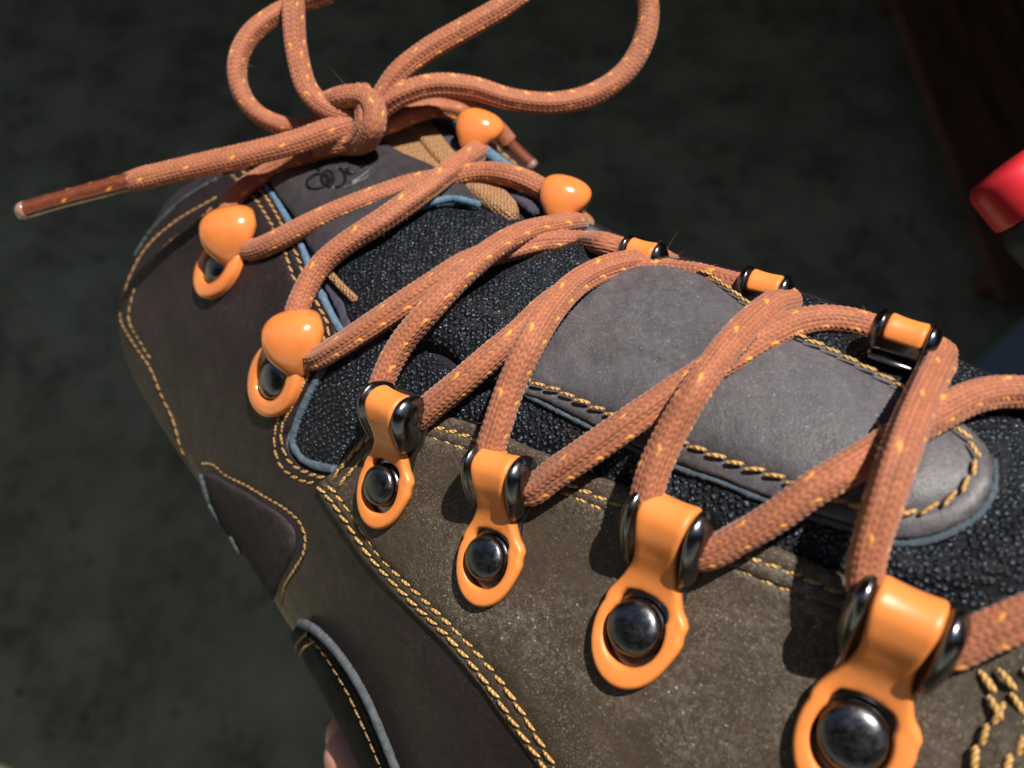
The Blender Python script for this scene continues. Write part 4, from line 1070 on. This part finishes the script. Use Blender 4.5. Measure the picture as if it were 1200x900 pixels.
m = Mat('lace_fibre'); MT['fibre'] = m.out((.50, .22, .13), .6)
fb = mesh_np('stray_fibres', np.array([tuple(v) for v in FV]), np.array(FF), MT['fibre'], lace, world=True); fb['kind'] = 'stuff'

# ================================================================== HAND behind the boot
def skin_obj(name, verts, edges, mat, parent, sub=2):
    """verts: (camera point, radius)"""
    W = cam2world(np.array([v[0] for v in verts])) - np.array(parent_origin(parent))
    me = bpy.data.meshes.new(name); me.from_pydata([tuple(v) for v in W], edges, []); o = bpy.data.objects.new(name, me); COL.objects.link(o); o.parent = parent
    me.materials.append(mat)
    md = o.modifiers.new('skin', 'SKIN'); md.use_smooth_shade = True
    for i, v in enumerate(verts):
        sv_ = me.skin_vertices[0].data[i]; sv_.radius = (v[1], v[1]); sv_.use_root = (i == 0)
    s2 = o.modifiers.new('sub', 'SUBSURF'); s2.levels = sub; s2.render_levels = sub
    return o
hand_org = cam2world(pt(480, 1050, .21))
person = thing('person', 'fingertips of a hand holding the boot from behind, at the bottom edge of the photo', 'person', hand_org)
hv = [(pt(640, 1250, .235), .024), (pt(600, 1120, .228), .022), (pt(560, 1040, .222), .019)]
he = [(0, 1), (1, 2)]
def finger(pts, rs, root=2):
    global hv, he
    p = root
    for q, r in zip(pts, rs): hv.append((q, r)); he.append((p, len(hv) - 1)); p = len(hv) - 1
finger([pt(500, 1010, .214), pt(445, 970, .205), pt(432, 925, .197), pt(416, 884, .190), pt(406, 862, .187)], [.0105, .0092, .0084, .0074, .0055])
finger([pt(520, 960, .222), pt(460, 905, .215), pt(420, 868, .206), pt(402, 848, .199)], [.0105, .009, .008, .0062])
finger([pt(560, 930, .228), pt(520, 850, .224), pt(480, 800, .218), pt(460, 780, .212)], [.0105, .009, .008, .0065])
finger([pt(620, 960, .230), pt(620, 880, .228), pt(600, 820, .222), pt(590, 800, .216)], [.009, .008, .007, .006])
finger([pt(640, 1090, .218), pt(690, 1060, .205), pt(720, 1040, .196)], [.012, .0105, .008], root=1)
skin_obj('hand', hv, he, MT['skin'], person)

# ================================================================== THINGS BEYOND
Rw = M4[:3, :3]
def floorpt(px, py, z=0.0):
    r = Rw @ ray(px, py); k = (z - H) / r[2]; return np.array([0, 0, H]) + r * k
def bevbox(name, corners, z0, z1, mat, parent=None, bev=.004, seg=3):
    """prism over a 4-corner footprint with rounded edges"""
    V = [(c[0], c[1], z0) for c in corners] + [(c[0], c[1], z1) for c in corners]
    o = mesh_np(name, V, [(3, 2, 1, 0), (4, 5, 6, 7), (0, 1, 5, 4), (1, 2, 6, 5), (2, 3, 7, 6), (3, 0, 4, 7)], mat, parent, smooth=False, world=True)
    b = o.modifiers.new('bevel', 'BEVEL'); b.width = bev; b.segments = seg; b.limit_method = 'NONE'
    return o
# worn wooden bench top, its near edge running down the right of the picture
zt = .10
A = floorpt(1045, -10, zt); Bp = floorpt(1172, 345, zt); dr = (A - Bp)[:2]; dr /= np.linalg.norm(dr); pr_ = np.array([dr[1], -dr[0]])
if pr_[0] < 0: pr_ = -pr_
bench = thing('wooden_bench', 'dark reddish brown wooden bench behind the boot at the upper right', 'bench', (*(Bp[:2] + pr_ * .15 + dr * .3), 0))
for k in range(3):
    a0 = Bp[:2] + pr_ * (.124 * k + .001); c4 = [a0, a0 + pr_ * .12, a0 + pr_ * .12 + dr * .9, a0 + dr * .9]
    bevbox('board', c4, zt - .025, zt, MT['wood'], bench)
for (u_, w_) in ((.02, .06), (.02, .80), (.30, .06), (.30, .80)):
    a0 = Bp[:2] + pr_ * u_ + dr * w_; bevbox('leg', [a0, a0 + pr_ * .04, a0 + pr_ * .04 + dr * .04, a0 + dr * .04], 0, zt - .0252, MT['wood'], bench)

# red capped black bottle lying against the bench
def lathe_axis(name, P, ax_, prof, mat, parent, n=48):
    ax_ = np.array(ax_, float); ax_ /= np.linalg.norm(ax_); u = np.cross(ax_, [0, 0, 1.0]); u /= np.linalg.norm(u); w_ = np.cross(ax_, u); V, Fc = [], []
    for r, z in prof:
        for k in range(n): a = 2 * math.pi * k / n; V.append(P + ax_ * z + (u * math.cos(a) + w_ * math.sin(a)) * r)
    for i in range(len(prof) - 1):
        for k in range(n): Fc.append((i * n + k, i * n + (k + 1) % n, (i + 1) * n + (k + 1) % n, (i + 1) * n + k))
    Fc.append(tuple(range(n))[::-1]); Fc.append(tuple((len(prof) - 1) * n + k for k in range(n)))
    return mesh_np(name, V, Fc, mat, parent)
bd_ = .182
Pb = pt(1176, 203, bd_); axb = np.array([.62, -.76, .05])
bottle = thing('tool_handle', 'blurred black tool handle with a bright red end at the right edge', 'tool handle', cam2world(Pb + axb * .06))
k = bd_ / F; z_ = bd_ / .40
cap = lathe_axis('end_cap', Pb, axb, [(.001, -.001), (38 * k, -.001), (44 * k, .0), (46 * k, .0015), (47 * k, .0085), (46 * k, .009), (30 * k, .0091)], MT['red'], bottle)
body = lathe_axis('grip', Pb, axb, [(30 * k, .0092), (43 * k, .0094), (43 * k, .0108), (48 * k, .0114), (50 * k, .014), (44 * k, .045), (50 * k, .085), (46 * k, .092), (20 * k, .094)], MT['rubber'], bottle)
# slate coloured case low at the right
zc = .20
C1 = floorpt(1135, 436, zc); C2 = floorpt(1215, 360, zc); dv = (C2 - C1)[:2]; dv /= np.linalg.norm(dv); pv = np.array([dv[1], -dv[0]])
case = thing('storage_case', 'smooth slate blue case beyond the far hook at the right edge', 'case', (*(C1[:2] + pv * .12 + dv * .12), 0))
bevbox('case_body', [C1[:2], C1[:2] + pv * .24, C1[:2] + pv * .24 + dv * .30, C1[:2] + dv * .30], .003, zc - .05, MT['slate'], case, .012, 4)
bevbox('lid', [C1[:2] - dv * .003 - pv * .003, C1[:2] + pv * .243 - dv * .003, C1[:2] + pv * .243 + dv * .303, C1[:2] - pv * .003 + dv * .303], zc - .0485, zc, MT['slate'], case, .012, 4)
print('tris', sum(len(o.data.loops) - 2 * len(o.data.polygons) for o in bpy.data.objects if o.type == 'MESH'))
